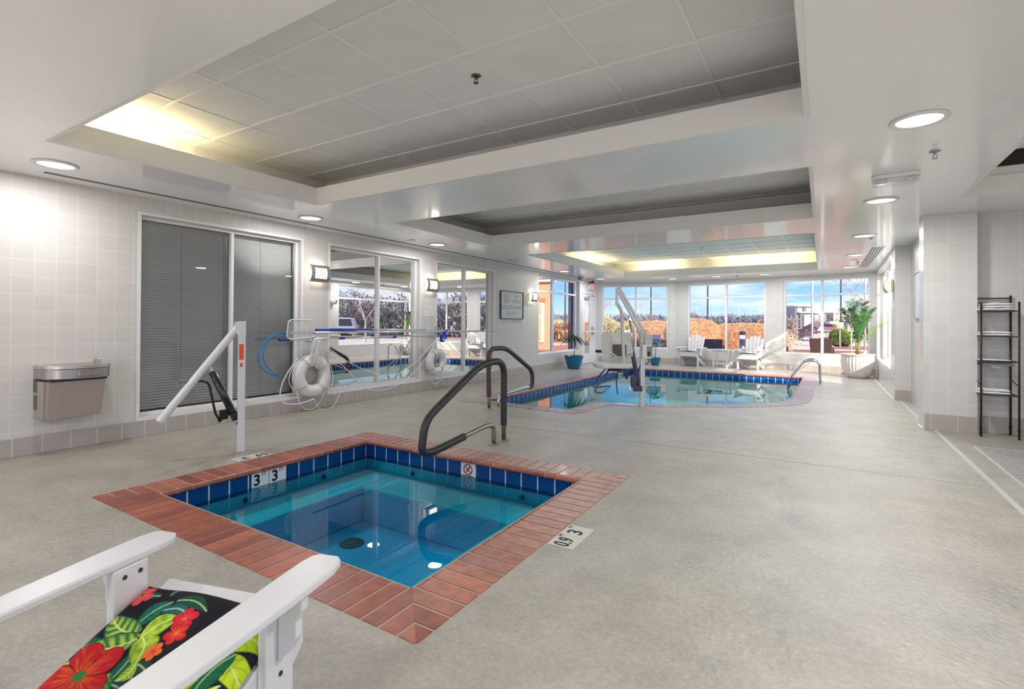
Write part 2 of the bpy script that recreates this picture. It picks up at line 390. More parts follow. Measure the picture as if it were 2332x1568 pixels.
# ---- ceiling: soffit with three cove-lit trays and the alcove recess
XT0, XT1 = -4.722, -.098
TR = [(XT0, XT1, 1.348, 3.603), (XT0, XT1, 4.79, 7.085), (XT0, XT1, 8.27, 13.81)]
T4 = (1.19, 4.9, 2.2, 6.70)
out = [(-6.2, Y0 - .2), (5.4, Y0 - .2), (5.4, 7.95), (1.6, 7.95), (1.25, 15.0), P2, P1, (-6.2, 15.2)]
out = [(-6.2, Y0 - .2), (5.4, Y0 - .2), (5.4, 7.95), (1.3, 7.95), (1.3, 15.05), (-1.0, 15.62), (-3.8, 16.02), (-6.2, 15.2)]
def sheet(outer, holes, z, thick=0):
    bm = bmesh.new(); es = []
    for ring in [outer] + holes:
        vs = [bm.verts.new((p[0], p[1], z)) for p in ring]
        es += [bm.edges.new((vs[i], vs[(i + 1) % len(vs)])) for i in range(len(vs))]
    bmesh.ops.triangle_fill(bm, use_beauty=True, use_dissolve=False, edges=es)
    b = B(); b.bm.free(); b.bm = bm
    if thick:
        r_ = bmesh.ops.extrude_face_region(bm, geom=bm.faces[:])
        for v in r_['geom']:
            if isinstance(v, bmesh.types.BMVert): v.co.z += thick
    return b
rect = lambda t: [(t[0], t[2]), (t[1], t[2]), (t[1], t[3]), (t[0], t[3])]
xr_ = lambda t, e=.0295: rect((t[0] - e, t[1] + e, t[2] - e, t[3] + e))
tag(sheet(out, [xr_(t) for t in TR] + [xr_(T4)], H, .05).obj('ceiling', M_paint), kind='structure')
LIP = 2.668; CV = .53; ZC = 2.92
lip = B(); cav = B(); grid = B(); pan = B()
def ring(b, t, w_, za, zb):   # a vertical band standing around a rectangle
    x0, x1, y0, y1 = t
    b.box(x0 - w_, y0 - w_, za, x1 + w_, y0, zb); b.box(x0 - w_, y1, za, x1 + w_, y1 + w_, zb)
    b.box(x0 - w_, y0, za, x0, y1, zb); b.box(x1, y0, za, x1 + w_, y1, zb)
for t in TR:
    ring(lip, t, .03, H, LIP)
    cx = (t[0] - CV, t[1] + CV, t[2] - CV, t[3] + CV); ring(cav, cx, .05, H + .05, ZC)
    pan.box(cx[0], cx[2], ZC, cx[1], cx[3], ZC + .05)
    k = math.ceil((cx[0] + 1.265) / .61)
    while -1.265 + .61 * k < cx[1]: grid.box(-1.265 + .61 * k - .011, cx[2], ZC - .006, -1.265 + .61 * k + .011, cx[3], ZC); k += 1
    k = math.ceil((cx[2] - 2.585) / .61)
    while 2.585 + .61 * k < cx[3]: grid.box(cx[0], 2.585 + .61 * k - .011, ZC - .008, cx[1], 2.585 + .61 * k + .011, ZC - .001); k += 1
tag(lip.obj('trim_3', M_lip), kind='structure'); tag(cav.obj('trim_4', M_lip), kind='structure')
M_panel = mat('ceiling_panel', (236, 237, 239), .75, bump=(60, .35, .004), var=(3, .03))
tag(pan.obj('ceiling_panels', M_panel), kind='structure'); tag(grid.obj('ceiling_grid', mat('grid_white', (244, 244, 246), .4)), kind='structure')
b = B(); ring(b, T4, .03, H, 2.671); ring(b, (T4[0] - .03, T4[1] + .03, T4[2] - .03, T4[3] + .03), .05, 2.60, 3.3); b.box(T4[0] - .1, T4[2] - .1, 3.3, T4[1] + .1, T4[3] + .1, 3.35)
tag(b.obj('ceiling_alcove', M_lip), kind='structure')
b = B(); b.box(1.3, 6.72, 2.76, 2.6, 6.728, 2.91); tag(b.obj('trim_5', mat('black_register', (28, 26, 27), .6)), kind='structure')
b = B(); b.box(-6.25, Y0 - .25, 3.40, 5.5, 7.98, 3.5); b.box(-6.25, 7.98, 3.40, 1.35, 16.2, 3.5); b.box(-6.25, Y0 - .25, 2.55, -6.2, 15.3, 3.4); b.box(1.3, 7.95, 2.55, 1.35, 15.1, 3.4); b.box(-6.2, Y0 - .25, 2.55, 5.4, Y0 - .2, 3.4); b.box(5.4, Y0, 2.55, 5.45, 7.95, 3.4); b.box(-6.2, 16.05, 2.6, 1.3, 16.1, 3.4)
tag(b.obj('ceiling_roof_deck', mat('roof_dark', (90, 88, 86), .8)), kind='structure')

# ---- floor with openings for the hot tub and the pool
SX0, SX1, SY0, SY1 = -3.905, -1.575, 1.725, 3.605; CW = .298
tub_out = [(SX0 - CW, SY0 - CW), (SX1 + CW, SY0 - CW), (SX1 + CW, SY1 + CW), (SX0 - CW, SY1 + CW)]
curve_in = smooth_line([(-3.02, 6.44, 0), (-2.99, 6.80, 0), (-2.93, 7.15, 0), (-2.78, 7.42, 0), (-2.45, 7.52, 0), (-2.05, 7.70, 0), (-1.51, 8.02, 0), (-1.05, 8.34, 0), (-.68, 8.72, 0), (-.47, 9.15, 0), (-.42, 9.75, 0)], 6)
pool_in = [(-4.42, 6.52), (-4.05, 6.49), (-3.5, 6.45)] + [(p.x, p.y) for p in curve_in] + [(-.40, 11.0), (-.37, 13.42), (-4.42, 13.42)]
def offset(poly, d):
    n = len(poly); res = []
    for i in range(n):
        a, p, c = Vector(poly[i - 1]), Vector(poly[i]), Vector(poly[(i + 1) % n])
        d1, d2 = (p - a).normalized(), (c - p).normalized(); n1, n2 = Vector((d1.y, -d1.x)), Vector((d2.y, -d2.x))
        m = (n1 + n2).normalized(); s = d / max(.45, m.dot(n1)); res.append((p.x + m.x * s, p.y + m.y * s))
    return res
pool_out = offset(pool_in, .29)
fm = bpy.data.materials.new('textured_deck'); fm.use_nodes = True; nt = fm.node_tree; pb = nt.nodes['Principled BSDF']
t = N(nt, 'ShaderNodeTexCoord')
n1 = N(nt, 'ShaderNodeTexNoise'); n1.inputs['Scale'].default_value = .5; n1.inputs['Detail'].default_value = 4; nt.links.new(t.outputs['Object'], n1.inputs[0])
c1 = ramp(nt, n1.outputs[0], [(.35, lin((170, 165, 153))), (.65, lin((181, 178, 173)))])
n2 = N(nt, 'ShaderNodeTexNoise'); n2.inputs['Scale'].default_value = 45; n2.inputs['Detail'].default_value = 5; nt.links.new(t.outputs['Object'], n2.inputs[0])
c2 = ramp(nt, n2.outputs[0], [(.3, (.86, .86, .86)), (.7, (1.06, 1.06, 1.06))])
sp = N(nt, 'ShaderNodeSeparateXYZ'); nt.links.new(t.outputs['Object'], sp.inputs[0])
side = ramp(nt, mth(nt, 'MULTIPLY_ADD', sp.outputs[0], .16, .9), [(.0, (.97, .95, .91)), (.8, (1, 1, 1))])
n5 = N(nt, 'ShaderNodeTexNoise'); n5.inputs['Scale'].default_value = 2.4; n5.inputs['Detail'].default_value = 9; n5.inputs['Roughness'].default_value = .68; nt.links.new(t.outputs['Object'], n5.inputs[0])
c5 = ramp(nt, n5.outputs[0], [(.34, (.84, .84, .85)), (.5, (1.0, 1.0, .995)), (.66, (1.12, 1.12, 1.12))])
nt.links.new(mixc(nt, 1, mixc(nt, 1, mixc(nt, 1, c1.outputs[0], c2.outputs[0], 'MULTIPLY'), c5.outputs[0], 'MULTIPLY'), side.outputs[0], 'MULTIPLY'), pb.inputs['Base Color'])
n3 = N(nt, 'ShaderNodeTexNoise'); n3.inputs['Scale'].default_value = 30; n3.inputs['Detail'].default_value = 6; n3.inputs['Roughness'].default_value = .6; nt.links.new(t.outputs['Object'], n3.inputs[0])
n4 = N(nt, 'ShaderNodeTexNoise'); n4.inputs['Scale'].default_value = 3.0; n4.inputs['Detail'].default_value = 4; nt.links.new(t.outputs['Object'], n4.inputs[0])
hh = mth(nt, 'MULTIPLY_ADD', n4.outputs[0], 2.6, n3.outputs[0])
bp = N(nt, 'ShaderNodeBump'); bp.inputs['Strength'].default_value = .9; bp.inputs['Distance'].default_value = .011; nt.links.new(hh, bp.inputs['Height']); nt.links.new(bp.outputs[0], pb.inputs['Normal'])
pb.inputs['Roughness'].default_value = .3
fl_out = [(-6.1, Y0 - .1), (5.3, Y0 - .1), (5.3, 7.8), (1.3, 7.8), (1.2, 15.0), (-1.0, 15.5), (-3.8, 15.9), (-6.1, 15.1)]
b = sheet(fl_out, [tub_out, pool_out], 0.0)
for f in b.bm.faces:
    if f.normal.z < 0: f.normal_flip()
tag(b.obj('floor', fm, norm=False), kind='structure')
b = B(); b.box(1.085, Y0, .0, 1.125, 7.54, .003); b.box(1.05, 7.87, 0, 1.075, 10.2, .003); tag(b.obj('trim_6', mat('floor_strip', (200, 198, 194), .35)), kind='structure')
b = B()
for (p, q) in (((-5.97, 4.972, .0006), (-4.0, 5.02, .0006)), ((-4.0, 5.02, .0006), (1.085, 5.125, .0006))): b.beam(p, q, .006, .0012)
tag(b.obj('trim_7', mat('joint_dark', (128, 122, 116), .6)), kind='structure')
b = B()
for (p, q) in (((-5.97, 4.981, .0008), (-4.0, 5.029, .0008)), ((-4.0, 5.029, .0008), (1.085, 5.134, .0008))): b.beam(p, q, .006, .0016)
tag(b.obj('trim_8', mat('joint_light', (212, 208, 202), .4)), kind='structure')

# ---- copings
def brickcol():
    base = rnd.choice([(158, 84, 68), (150, 76, 62), (170, 98, 80), (146, 80, 72), (164, 88, 66)]); j = rnd.uniform(.92, 1.08)
    return tuple(min(255, v * j) for v in base)
M_brick = mat('coping_brick', rough=.36, vcol=True, var=(16, .22), bump=(60, .3, .003), coat=.05)
M_mortar = mat('coping_mortar', (176, 168, 146), .8, bump=(80, .4, .002))
NOSE = [(.03, .004), (.012, .003), (-.004, -.004), (-.012, -.014), (-.013, -.024), (-.006, -.032), (.012, -.036)]
def brick_prism(b, a0, a1, o0, o1, nose=True, top=None):
    """a0,a1 inner-edge points, o0,o1 outer-edge points (2D); top face at z=.004 with a rolled nose"""
    cols = []
    for a, o in ((a0, o0), (a1, o1)):
        a, o = Vector(a), Vector(o); d = (o - a); L = d.length; d = d / L if L > 1e-6 else Vector((0, 0)); ring_ = []
        prof = ([(L, -.03), (L, .004)] + (NOSE if nose else [(0.0, .004), (0.0, -.03)]))
        for n_, z in prof: ring_.append(b.bm.verts.new((a.x + d.x * n_, a.y + d.y * n_, z)))
        cols.append(ring_)
    m = len(cols[0])
    cc = b.c
    for i in range(m):
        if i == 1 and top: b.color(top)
        b._f((cols[0][i], cols[0][(i + 1) % m], cols[1][(i + 1) % m], cols[1][i])); b.c = cc
    b._f(cols[0]); b._f(cols[1][::-1])
tub = thing('hot_tub', 'square sunken hot tub with turquoise water and wide red brick rim', 'hot tub', (-2.74, 2.66, 0))
b = B(); mo = B(); g = .007
for (o, d, n_, L) in (((SX0, SY0), (1, 0), (0, -1), SX1 - SX0), ((SX1, SY0), (0, 1), (1, 0), SY1 - SY0), ((SX1, SY1), (-1, 0), (0, 1), SX1 - SX0), ((SX0, SY1), (0, -1), (-1, 0), SY1 - SY0)):
    o, d, n_ = Vector(o), Vector(d), Vector(n_); P = lambda t, n__: (o + d * t + n_ * n__)
    cnt = round((L + 2 * CW) / .1025); pt = (L + 2 * CW) / cnt; low = lambda t: max(0, t - L, -t)
    for i in range(cnt):
        t0, t1 = -CW + i * pt + g, -CW + (i + 1) * pt - g; b.color(brickcol())
        if low(t0) >= CW - .01 or low(t1) >= CW - .01: t0, t1 = (max(t0, -CW + .012), min(t1, L + CW - .012))
        mid_ = P((t0 + t1) / 2, CW / 2); glare = min(1, max(0, ((mid_.x - SX0) / 2.4 * .9 + (mid_.y - SY0) / 2.0 * .9 - .55))) * .8; rc = brickcol(); glare_col = (186, 166, 160)  # tops go grey-pink towards far and right: glare put into the colour
        brick_prism(b, P(t0, low(t0)), P(t1, low(t1)), P(t0, CW - .004), P(t1, CW - .004), nose=(low(t0) == 0 and low(t1) == 0), top=tuple(r__ * (1 - glare) + w__ * glare for r__, w__ in zip(rc, glare_col)))
    mo.prism([tuple(P(0, 0.0)), tuple(P(L, 0.0)), tuple(P(L + CW, CW)), tuple(P(-CW, CW))], -.034, .0008)
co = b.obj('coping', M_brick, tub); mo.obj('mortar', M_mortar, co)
ex = .022
M_plaster = mat('tub_plaster', (186, 232, 255), .5, var=(2, .05))
M_blue1 = tile_mat('tub_tile_side', (8, 66, 132), (190, 205, 214), .1545, .1545, .006, .12, z_off=.033 + .0003, x_off=1.53 + ex)
M_blue2 = tile_mat('tub_tile_end', (8, 66, 132), (190, 205, 214), .1545, .1545, .006, .12, z_off=.033 + .0003, x_off=-.875 - ex)
ix0, ix1, iy0, iy1 = SX0 - ex, SX1 + ex, SY0 - ex, SY1 + ex
for q_, m_ in (((ix0 - .03, iy0, -.19, ix0, iy1, -.033), M_blue1), ((ix1, iy0, -.19, ix1 + .03, iy1, -.033), M_blue1), ((ix0 - .03, iy1, -.19, ix1 + .03, iy1 + .03, -.033), M_blue2), ((ix0 - .03, iy0 - .03, -.19, ix1 + .03, iy0, -.033), M_blue2)):
    b = B(); b.box(*q_); b.obj('waterline_tile', m_, tub)
b = B(); BZ, FZ = -.285, -.60
for (x0, y0, x1, y1) in ((ix0 - .08, iy0 - .08, ix0, iy1 + .08), (ix1, iy0 - .08, ix1 + .08, iy1 + .08), (ix0, iy0 - .08, ix1, iy0), (ix0, iy1, ix1, iy1 + .08)): b.box(x0, y0, FZ - .1, x1, y1, -.19)
b.obj('basin_wall', M_plaster, tub)
b = B(); hx0, hx1, hy0, hy1 = -3.53, -1.985, 2.13, 3.21
b.box(ix0, iy0, FZ, hx0, iy1, BZ); b.box(hx1, iy0, FZ, ix1, iy1, BZ); b.box(hx0, iy0, FZ, hx1, hy0, BZ); b.box(hx0, hy1, FZ, hx1, iy1, BZ)
b.obj('bench', M_plaster, tub, bevel=.02)
b = B(); b.box(hx0 - .1, hy0 - .1, FZ - .05, hx1 + .1, hy1 + .1, FZ); b.obj('basin_floor', M_plaster, tub)
b = B(); b.lathe([(0, .02), (.075, .018), (.10, .004), (.10, 0)], (-3.24, 2.84, FZ), 32)
for k in range(12):
    a = k * math.pi / 6; b.cyl((-3.24 + .06 * math.cos(a), 2.84 + .06 * math.sin(a), FZ + .015), (-3.24 + .06 * math.cos(a), 2.84 + .06 * math.sin(a), FZ + .024), .009, n=8)
tag(b.obj('drain_grate', mat('grate_green', (30, 88, 84), .5, bump=(90, .5, .004)), tub), label='dark green round drain grate')
for p in ((-3.92, 2.35, -.235), (-3.92, 3.1, -.235), (-3.3, 3.618, -.235), (-2.1, 3.618, -.235)):
    b = B(); n_ = Vector((1, 0, 0)) if p[0] < -3.9 else Vector((0, -1, 0)); p = Vector(p); b.cyl(p, p + n_ * .006, .022, n=16); b.obj('jet', mat('jet_dark', (20, 60, 80), .4), tub)
b = B(); b.box(ix0 - .005, iy0 - .005, FZ - .01, ix1 + .005, iy1 + .005, -.153)
b.obj('water', water_mat('tub_water', (.0, .955, .997), 7.0, .02), tub)
# marker tiles set in the tub
M_mk = mat('marker_white', (226, 228, 232), .25); M_mkb = mat('marker_black', (26, 30, 42), .4); M_red = mat('marker_red', (196, 36, 60), .4)
mk = tag((lambda b: (b.box(ix0, 2.40, -.185, ix0 + .004, 2.55, -.035), b.box(ix0, 2.556, -.185, ix0 + .004, 2.71, -.035), b.obj('depth_marker', M_mk, tub))[-1])(B()), label='white depth tiles reading 3 FT 3 FT')
fr = lambda y, z: frame((ix0 + .0045, y, z), (0, 1, 0), (0, 0, 1))
for yy in (2.445, 2.605):
    text('numeral', '3', .125, fr(yy, -.103), M_mkb, mk, bold=.0035); text('unit', 'FT', .042, fr(yy + .062, -.062), M_mkb, mk)
mk = tag((lambda b: (b.box(-2.728, iy1 - .004, -.185, -2.578, iy1, -.035), b.obj('warning_tile', M_mk, tub))[-1])(B()), label='white tile with a red no diving symbol')
b = B(); b.tube(arc((-2.653, iy1 - .006, -.095), .044, 0, 2 * math.pi, 28, (1, 0, 0), (0, 0, 1))[:-1], .005, 6, closed=True); b.beam((-2.684, iy1 - .006, -.064), (-2.622, iy1 - .006, -.126), .003, .007); b.obj('symbol_ring', M_red, mk)
b = B(); b.beam((-2.668, iy1 - .0055, -.118), (-2.634, iy1 - .0055, -.072), .003, .009); b.beam((-2.67, iy1 - .0055, -.09), (-2.64, iy1 - .0055, -.104), .003, .007); b.ball((-2.629, iy1 - .006, -.068), .007, 8); b.obj('diver_figure', M_mkb, mk)
text('caption', 'NO DIVING', .021, frame((-2.653, iy1 - .0045, -.152), (1, 0, 0), (0, 0, 1)), M_mkb, mk)
# deck markers (each its own inlaid tile pair)
def deck_marker(label, c, xdir, ydir, sz=.15):
    c = Vector((*c, 0)); x, y = Vector((*xdir, 0)), Vector((*ydir, 0)); r_ = thing('depth_marker', label, 'floor marker', c)
    b = B()
    for k in (-.5, .5):
        q = c + x * k * (sz + .004); M = frame((q.x, q.y, .0012), x, y); b.box(-sz / 2, -sz / 2, -.001, sz / 2, sz / 2, .001, M=M)
    b.obj('tile', mat('deck_marker_tile', (206, 204, 198), .4, bump=(60, .2, .002)), r_)
    F = lambda k, dy=0: frame(tuple(c + x * k + y * dy + Vector((0, 0, .0032))), x, y)
    text('numeral', '0.9', .125, F(-.088), M_mkb, r_, extrude=.0004, sx=.68, bold=.002); text('unit', 'M', .035, F(-.02, .055), M_mkb, r_, extrude=.0004)
    text('numeral', '3', .125, F(.06), M_mkb, r_, extrude=.0004, bold=.002); text('unit', 'FT', .035, F(.12, .055), M_mkb, r_, extrude=.0004)
    return r_
deck_marker('white deck tile reading 0.9 M 3 FT on the right side of the tub', (-1.195, 2.62), (0, 1), (-1, 0))
deck_marker('worn white depth tile in the deck left of the tub beside the lift post', (-4.285, 2.62), (0, -1), (1, 0))

# ---- swimming pool
pool = thing('swimming_pool', 'large indoor pool with blue tile band and still teal water', 'pool', (-2.4, 10.0, 0))
def resample(poly, pitch):
    res = []; n = len(poly)
    for i in range(n):
        a, c = Vector(poly[i]), Vector(poly[(i + 1) % n]); L = (c - a).length; res.append((a, L, c))
    return res
oi = pool_in; oo = pool_out; n = len(oi); b = B(); mo = B(); carry = []
# walk both rims together; the outer rim point is interpolated at the same fraction
segs = []; tot = 0
for i in range(n):
    a, c = Vector(oi[i]), Vector(oi[(i + 1) % n]); L = (c - a).length; segs.append((tot, L, a, c, Vector(oo[i]), Vector(oo[(i + 1) % n]))); tot += L
def at(s):
    s = s % tot
    for (t0, L, a, c, e, f) in segs:
        if t0 <= s <= t0 + L + 1e-9:
            k = (s - t0) / L; return a.lerp(c, k), e.lerp(f, k)
    return segs[0][2], segs[0][4]
cnt = round(tot / .1025)
for i in range(cnt):
    s0, s1 = tot * i / cnt + .006, tot * (i + 1) / cnt - .006; a0, e0 = at(s0); a1, e1 = at(s1); b.color(tuple(min(255, v * 1.12) for v in brickcol())); j_ = rnd.uniform(.94, 1.04); brick_prism(b, a0, a1, e0, e1, top=(160 * j_, 150 * j_, 158 * j_))  # grey-lavender glare is put into the colour of the brick tops
for i in range(n):
    mo.prism([tuple(oi[i]), tuple(oi[(i + 1) % n]), tuple(oo[(i + 1) % n]), tuple(oo[i])], -.034, .0008)
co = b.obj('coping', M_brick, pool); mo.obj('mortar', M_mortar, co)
oe = offset(oi, .02); WZ = -.112
def band(poly, za, zb, m, name, parent, flip=False):
    """vertical wall along the rim, with its own running length as tile coordinate"""
    b = B(); uv = b.bm.loops.layers.uv.new('UVMap'); n = len(poly); s = 0
    for i in range(n):
        a, c = poly[i], poly[(i + 1) % n]; L = math.hypot(c[0] - a[0], c[1] - a[1])
        vs = [b.bm.verts.new(q) for q in ((a[0], a[1], za), (c[0], c[1], za), (c[0], c[1], zb), (a[0], a[1], zb))]; f = b.bm.faces.new(vs)
        for l, q in zip(f.loops, ((s, za), (s + L, za), (s + L, zb), (s, zb))): l[uv].uv = (q[0] + 30 * .1545, q[1] + 30 * .1545)
        s += L
    return b.obj(name, m, parent, norm=False)
def uv_tile(name, tile, grout, w_, mortar, rough, zo):
    m = bpy.data.materials.new(name); m.use_nodes = True; nt = m.node_tree; p = nt.nodes['Principled BSDF']
    u = N(nt, 'ShaderNodeUVMap'); mp = N(nt, 'ShaderNodeMapping'); mp.inputs['Location'].default_value = (0, zo, 0); nt.links.new(u.outputs[0], mp.inputs[0])
    br = N(nt, 'ShaderNodeTexBrick'); br.offset = 0; nt.links.new(mp.outputs[0], br.inputs[0]); c = lin(tile)
    br.inputs['Color1'].default_value = (*c, 1); br.inputs['Color2'].default_value = (*[v * .8 for v in c], 1); br.inputs['Mortar'].default_value = (*lin(grout), 1)
    br.inputs['Scale'].default_value = 1; br.inputs['Mortar Size'].default_value = mortar; br.inputs['Brick Width'].default_value = w_; br.inputs['Row Height'].default_value = w_
    nt.links.new(br.outputs[0], p.inputs['Base Color']); p.inputs['Roughness'].default_value = rough
    n_ = N(nt, 'ShaderNodeTexNoise'); n_.inputs['Scale'].default_value = 30; bp = N(nt, 'ShaderNodeBump'); bp.inputs['Strength'].default_value = .3; bp.inputs['Distance'].default_value = .004
    nt.links.new(n_.outputs[0], bp.inputs['Height']); nt.links.new(bp.outputs[0], p.inputs['Normal']); return m
band(oe, -.19, -.034, uv_tile('pool_tile', (18, 84, 168), (214, 224, 232), .1545, .007, .15, .034), 'waterline_tile', pool)
band(oe, -.75, -.19, mat('pool_plaster', (196, 224, 228), .6), 'basin_wall', pool)
b = sheet(oe, [], -.75); b.obj('basin_floor', MATS['pool_plaster'], pool, norm=False)
wv = offset(oi, .026); b = B(); b.prism(wv, -.77, WZ); b.obj('water', water_mat('pool_water', (.25, .975, .982), 1.3, .03), pool)
# step edge and white marker on the near curve
b = B(); b.box(-2.62, 7.235, .004, -2.30, 7.40, .0065); tag(b.obj('depth_marker', M_mk, pool), label='white depth tile set in the curved coping')
b = B(); b.box(-4.399, 12.4, -.105, -4.395, 12.55, -.036); b.box(-4.399, 12.57, -.105, -4.395, 12.72, -.036); tag(b.obj('depth_marker', M_mk, pool), label='white depth tiles on the side wall')
# ================================================================== ceiling fixtures
def area(name, loc, size, watts, parent, col=(1, .985, .96), shape='DISK', rot=(0, 0, 0), sy=None, spread=None):
    l = bpy.data.lights.new(name, 'AREA'); l.shape = shape; l.size = size; l.energy = watts; l.color = col
    if sy: l.size_y = sy
    l.spread = spread or math.pi
    o = bpy.data.objects.new(name, l); COL.objects.link(o); o.location = loc; o.rotation_euler = rot
    if parent: o.parent = parent
    return o
M_lens = mat('lamp_lens', (255, 252, 246), .3, emit=((255, 247, 236), 2.2))
M_lensoff = mat('lamp_lens_off', (186, 188, 192), .3)
M_trimring = mat('lamp_ring', (232, 232, 236), .3)
def downlight():
    r_ = thing('ceiling_downlight', 'x', 'ceiling light', (0, 0, 0))
    b = B(); b.lathe([(.118, -.001), (.150, -.001), (.152, -.006), (.146, -.012), (.126, -.014), (.118, -.006)], n=40); b.bm.faces.ensure_lookup_table()
    b.obj('trim_ring', M_trimring, r_)
    b = B(); b.lathe([(0, -.010), (.06, -.0095), (.122, -.006), (.122, -.003)], n=36); b.obj('lens', M_lens, r_)
    area('bulb', (0, 0, -.016), .21, DOWNLIGHT_W, r_)
    return r_
base = downlight(); first = True
G = 'round ceiling downlights'
DL = [((-5.38, -.86), 'round recessed downlight behind the drinking fountain end of the room'), ((-5.38, 1.57), 'large round lit downlight above the steel drinking fountain, leftmost in view'),
      ((-5.38, 4.02), 'lit round downlight over the first wall sconce on the left'), ((-5.38, 6.45), 'lit round downlight above the small far life ring'),
      ((-5.38, 8.85), 'unlit grey round downlight above the no diving sign'), ((-5.38, 11.28), 'thin lit downlight over the tall window near the blue planter'), ((-5.38, 13.69), 'thin lit downlight near the glass exit door'),
      ((-3.59, 14.6), 'far downlight over the left bay window'), ((-2.42, 14.47), 'far downlight left of centre over the middle bay window'), ((-1.26, 14.39), 'far downlight right of centre over the middle bay window'),
      ((.51, 1.61), 'round downlight right of the near ceiling tray, just out of the frame'), ((.51, 4.02), 'largest round downlight in the right soffit, nearest the camera'), ((.51, 6.43), 'second downlight along the right soffit, beyond the emergency light'),
      ((.51, 8.83), 'third downlight along the right soffit'), ((.51, 11.19), 'fourth downlight along the right soffit beside the slot diffuser'), ((.51, 13.41), 'farthest downlight along the right soffit near the palm'),
      ((-3.4, -1.4), 'added unseen fill downlight behind the camera on the left'), ((-.6, -1.4), 'added unseen fill downlight behind the camera on the right')]  # last two are unseen downlights added for fill
for (x, y), lab in DL:
    o = base if first else dup(base, (x, y, H), label=lab, group=G)
    if first: o.location = (x, y, H); o['label'] = lab; o['group'] = G; first = False
    for c in o.children:
        if c.type == 'LIGHT': c.data = c.data.copy(); c.data.energy = DOWNLIGHT_W * (.65 if y > 14 else .55 if x < -5 else 1.2)
    if (x, y) == (-5.38, 8.85):
        for c in list(o.children):
            if c.type == 'LIGHT': bpy.data.objects.remove(c)
            elif c.name.startswith('lens'):
                c.data = c.data.copy(); c.data.materials[0] = M_lensoff
for (x, y) in ((3.0, 1.0), (3.0, -1.4)):   # fill lamps added in the alcove, outside the view
    o = dup(base, (x, y, H if y < 2 else 3.3), label='added unseen fill downlight in the side alcove', group=G)
# cove lamps: warm tubes lying behind the lips
def cove(p, q, watts, label):
    p, q = Vector(p), Vector(q); r_ = thing('cove_lamp', label, 'lamp', (p + q) / 2, math.atan2((q - p).y, (q - p).x)); L = (q - p).length
    b = B(); b.cyl((-L / 2, 0, 0), (L / 2, 0, 0), .013, n=10); o = b.obj('tube', mat('warm_tube', (255, 226, 150), .4, emit=((255, 222, 140), 5)), r_, inv=Matrix())
    b = B(); b.box(-L / 2 - .02, -.03, -.05, L / 2 + .02, .03, -.02); b.obj('base', M_wpl, r_, inv=Matrix())
    area('bulb', (0, 0, .02), L, watts, r_, col=(1, .84, .46), shape='RECTANGLE', rot=(math.pi, 0, 0), sy=.05)
cove((-5.0, 1.15, 2.60), (-5.0, 2.35, 2.60), 7, 'warm fluorescent tube hidden in the cove at the left end of the near tray')
cove((-5.0, 11.3, 2.60), (-5.0, 13.3, 2.60), 5, 'warm tube in the left cove of the far tray')
cove((-4.5, 14.08, 2.60), (-3.3, 14.08, 2.60), 5, 'warm tube in the back cove of the far tray, left one')
cove((-2.3, 14.08, 2.60), (-.2, 14.08, 2.60), 6, 'warm tube in the back cove of the far tray, right one')

def sprinkler(x, y, z, lab, dark=False):
    r_ = thing('sprinkler_head', lab, 'sprinkler', (x, y, z)); m = mat('bronze', (110, 96, 90), .35, .8) if dark else M_grayf
    b = B(); b.lathe([(.0, -.001), (.032, -.001), (.034, -.005), (.02, -.010), (.0, -.010)], n=20); b.obj('escutcheon', m, r_, inv=Matrix())
    b = B(); b.cyl((0, 0, -.008), (0, 0, -.028), .008, n=8); b.tube([(-.012, 0, -.024), (-.012, 0, -.045), (0, 0, -.052), (.012, 0, -.045), (.012, 0, -.024)], .0025, 6); b.lathe([(0, -.05), (.018, -.052), (.018, -.055), (0, -.055)], n=14)
    b.obj('nozzle', m, r_, inv=Matrix())
sprinkler(-2.05, 2.86, ZC, 'bronze sprinkler head in the near ceiling tray', True)
for x, y, l in ((.702, 4.81, 'white sprinkler head in the right soffit by the emergency light'), (.612, 9.15, 'small sprinkler just past the third right downlight'), (.612, 12.5, 'tiny sprinkler near the slot diffuser'),
                (-5.72, 4.2, 'sprinkler near the first sconce on the left soffit'), (-5.72, 8.3, 'sprinkler on the left soffit past the third dark window'), (-5.75, 12.4, 'small far sprinkler near the tall side window'), (-1.9, 14.45, 'tiny sprinkler over the middle bay window')):
    sprinkler(x, y, H, l)
sprinkler(-2.3, 11.9, ZC, 'sprinkler in the far lit ceiling tray')
for x, y, l in ((-5.45, 5.9, 'small white smoke detector on the left soffit'), (.53, 12.0, 'small white detector on the right soffit')):
    b = B(); b.box(-.06, -.03, -.012, .06, .03, 0); o = b.obj('smoke_detector', M_wpl, bevel=.005); o.location = (x, y, H - .0005); tag(o, l, 'detector')
# slot diffusers
b = B()
for k in range(2): b.box(-5.78 + k * .035, 1.6, H - .003, -5.757 + k * .035, 14.6, H - .0005)
tag(b.obj('slot_diffuser', mat('slot_dark', (120, 120, 124), .5)), 'long thin grey slot diffuser running along the left soffit', 'air vent')
b = B()
for k in range(4): b.box(.70 + k * .042, 10.25, H - .003, .722 + k * .042, 13.65, H - .0005)
o = b.obj('slot_diffuser', mat('slot_dark2', (92, 92, 96), .5)); tag(o, 'four-slot dark ceiling diffuser over the right walkway', 'air vent')
b = B(); b.box(.69, 10.24, H - .002, .88, 13.66, H - .0003); b.obj('frame', M_white, o)
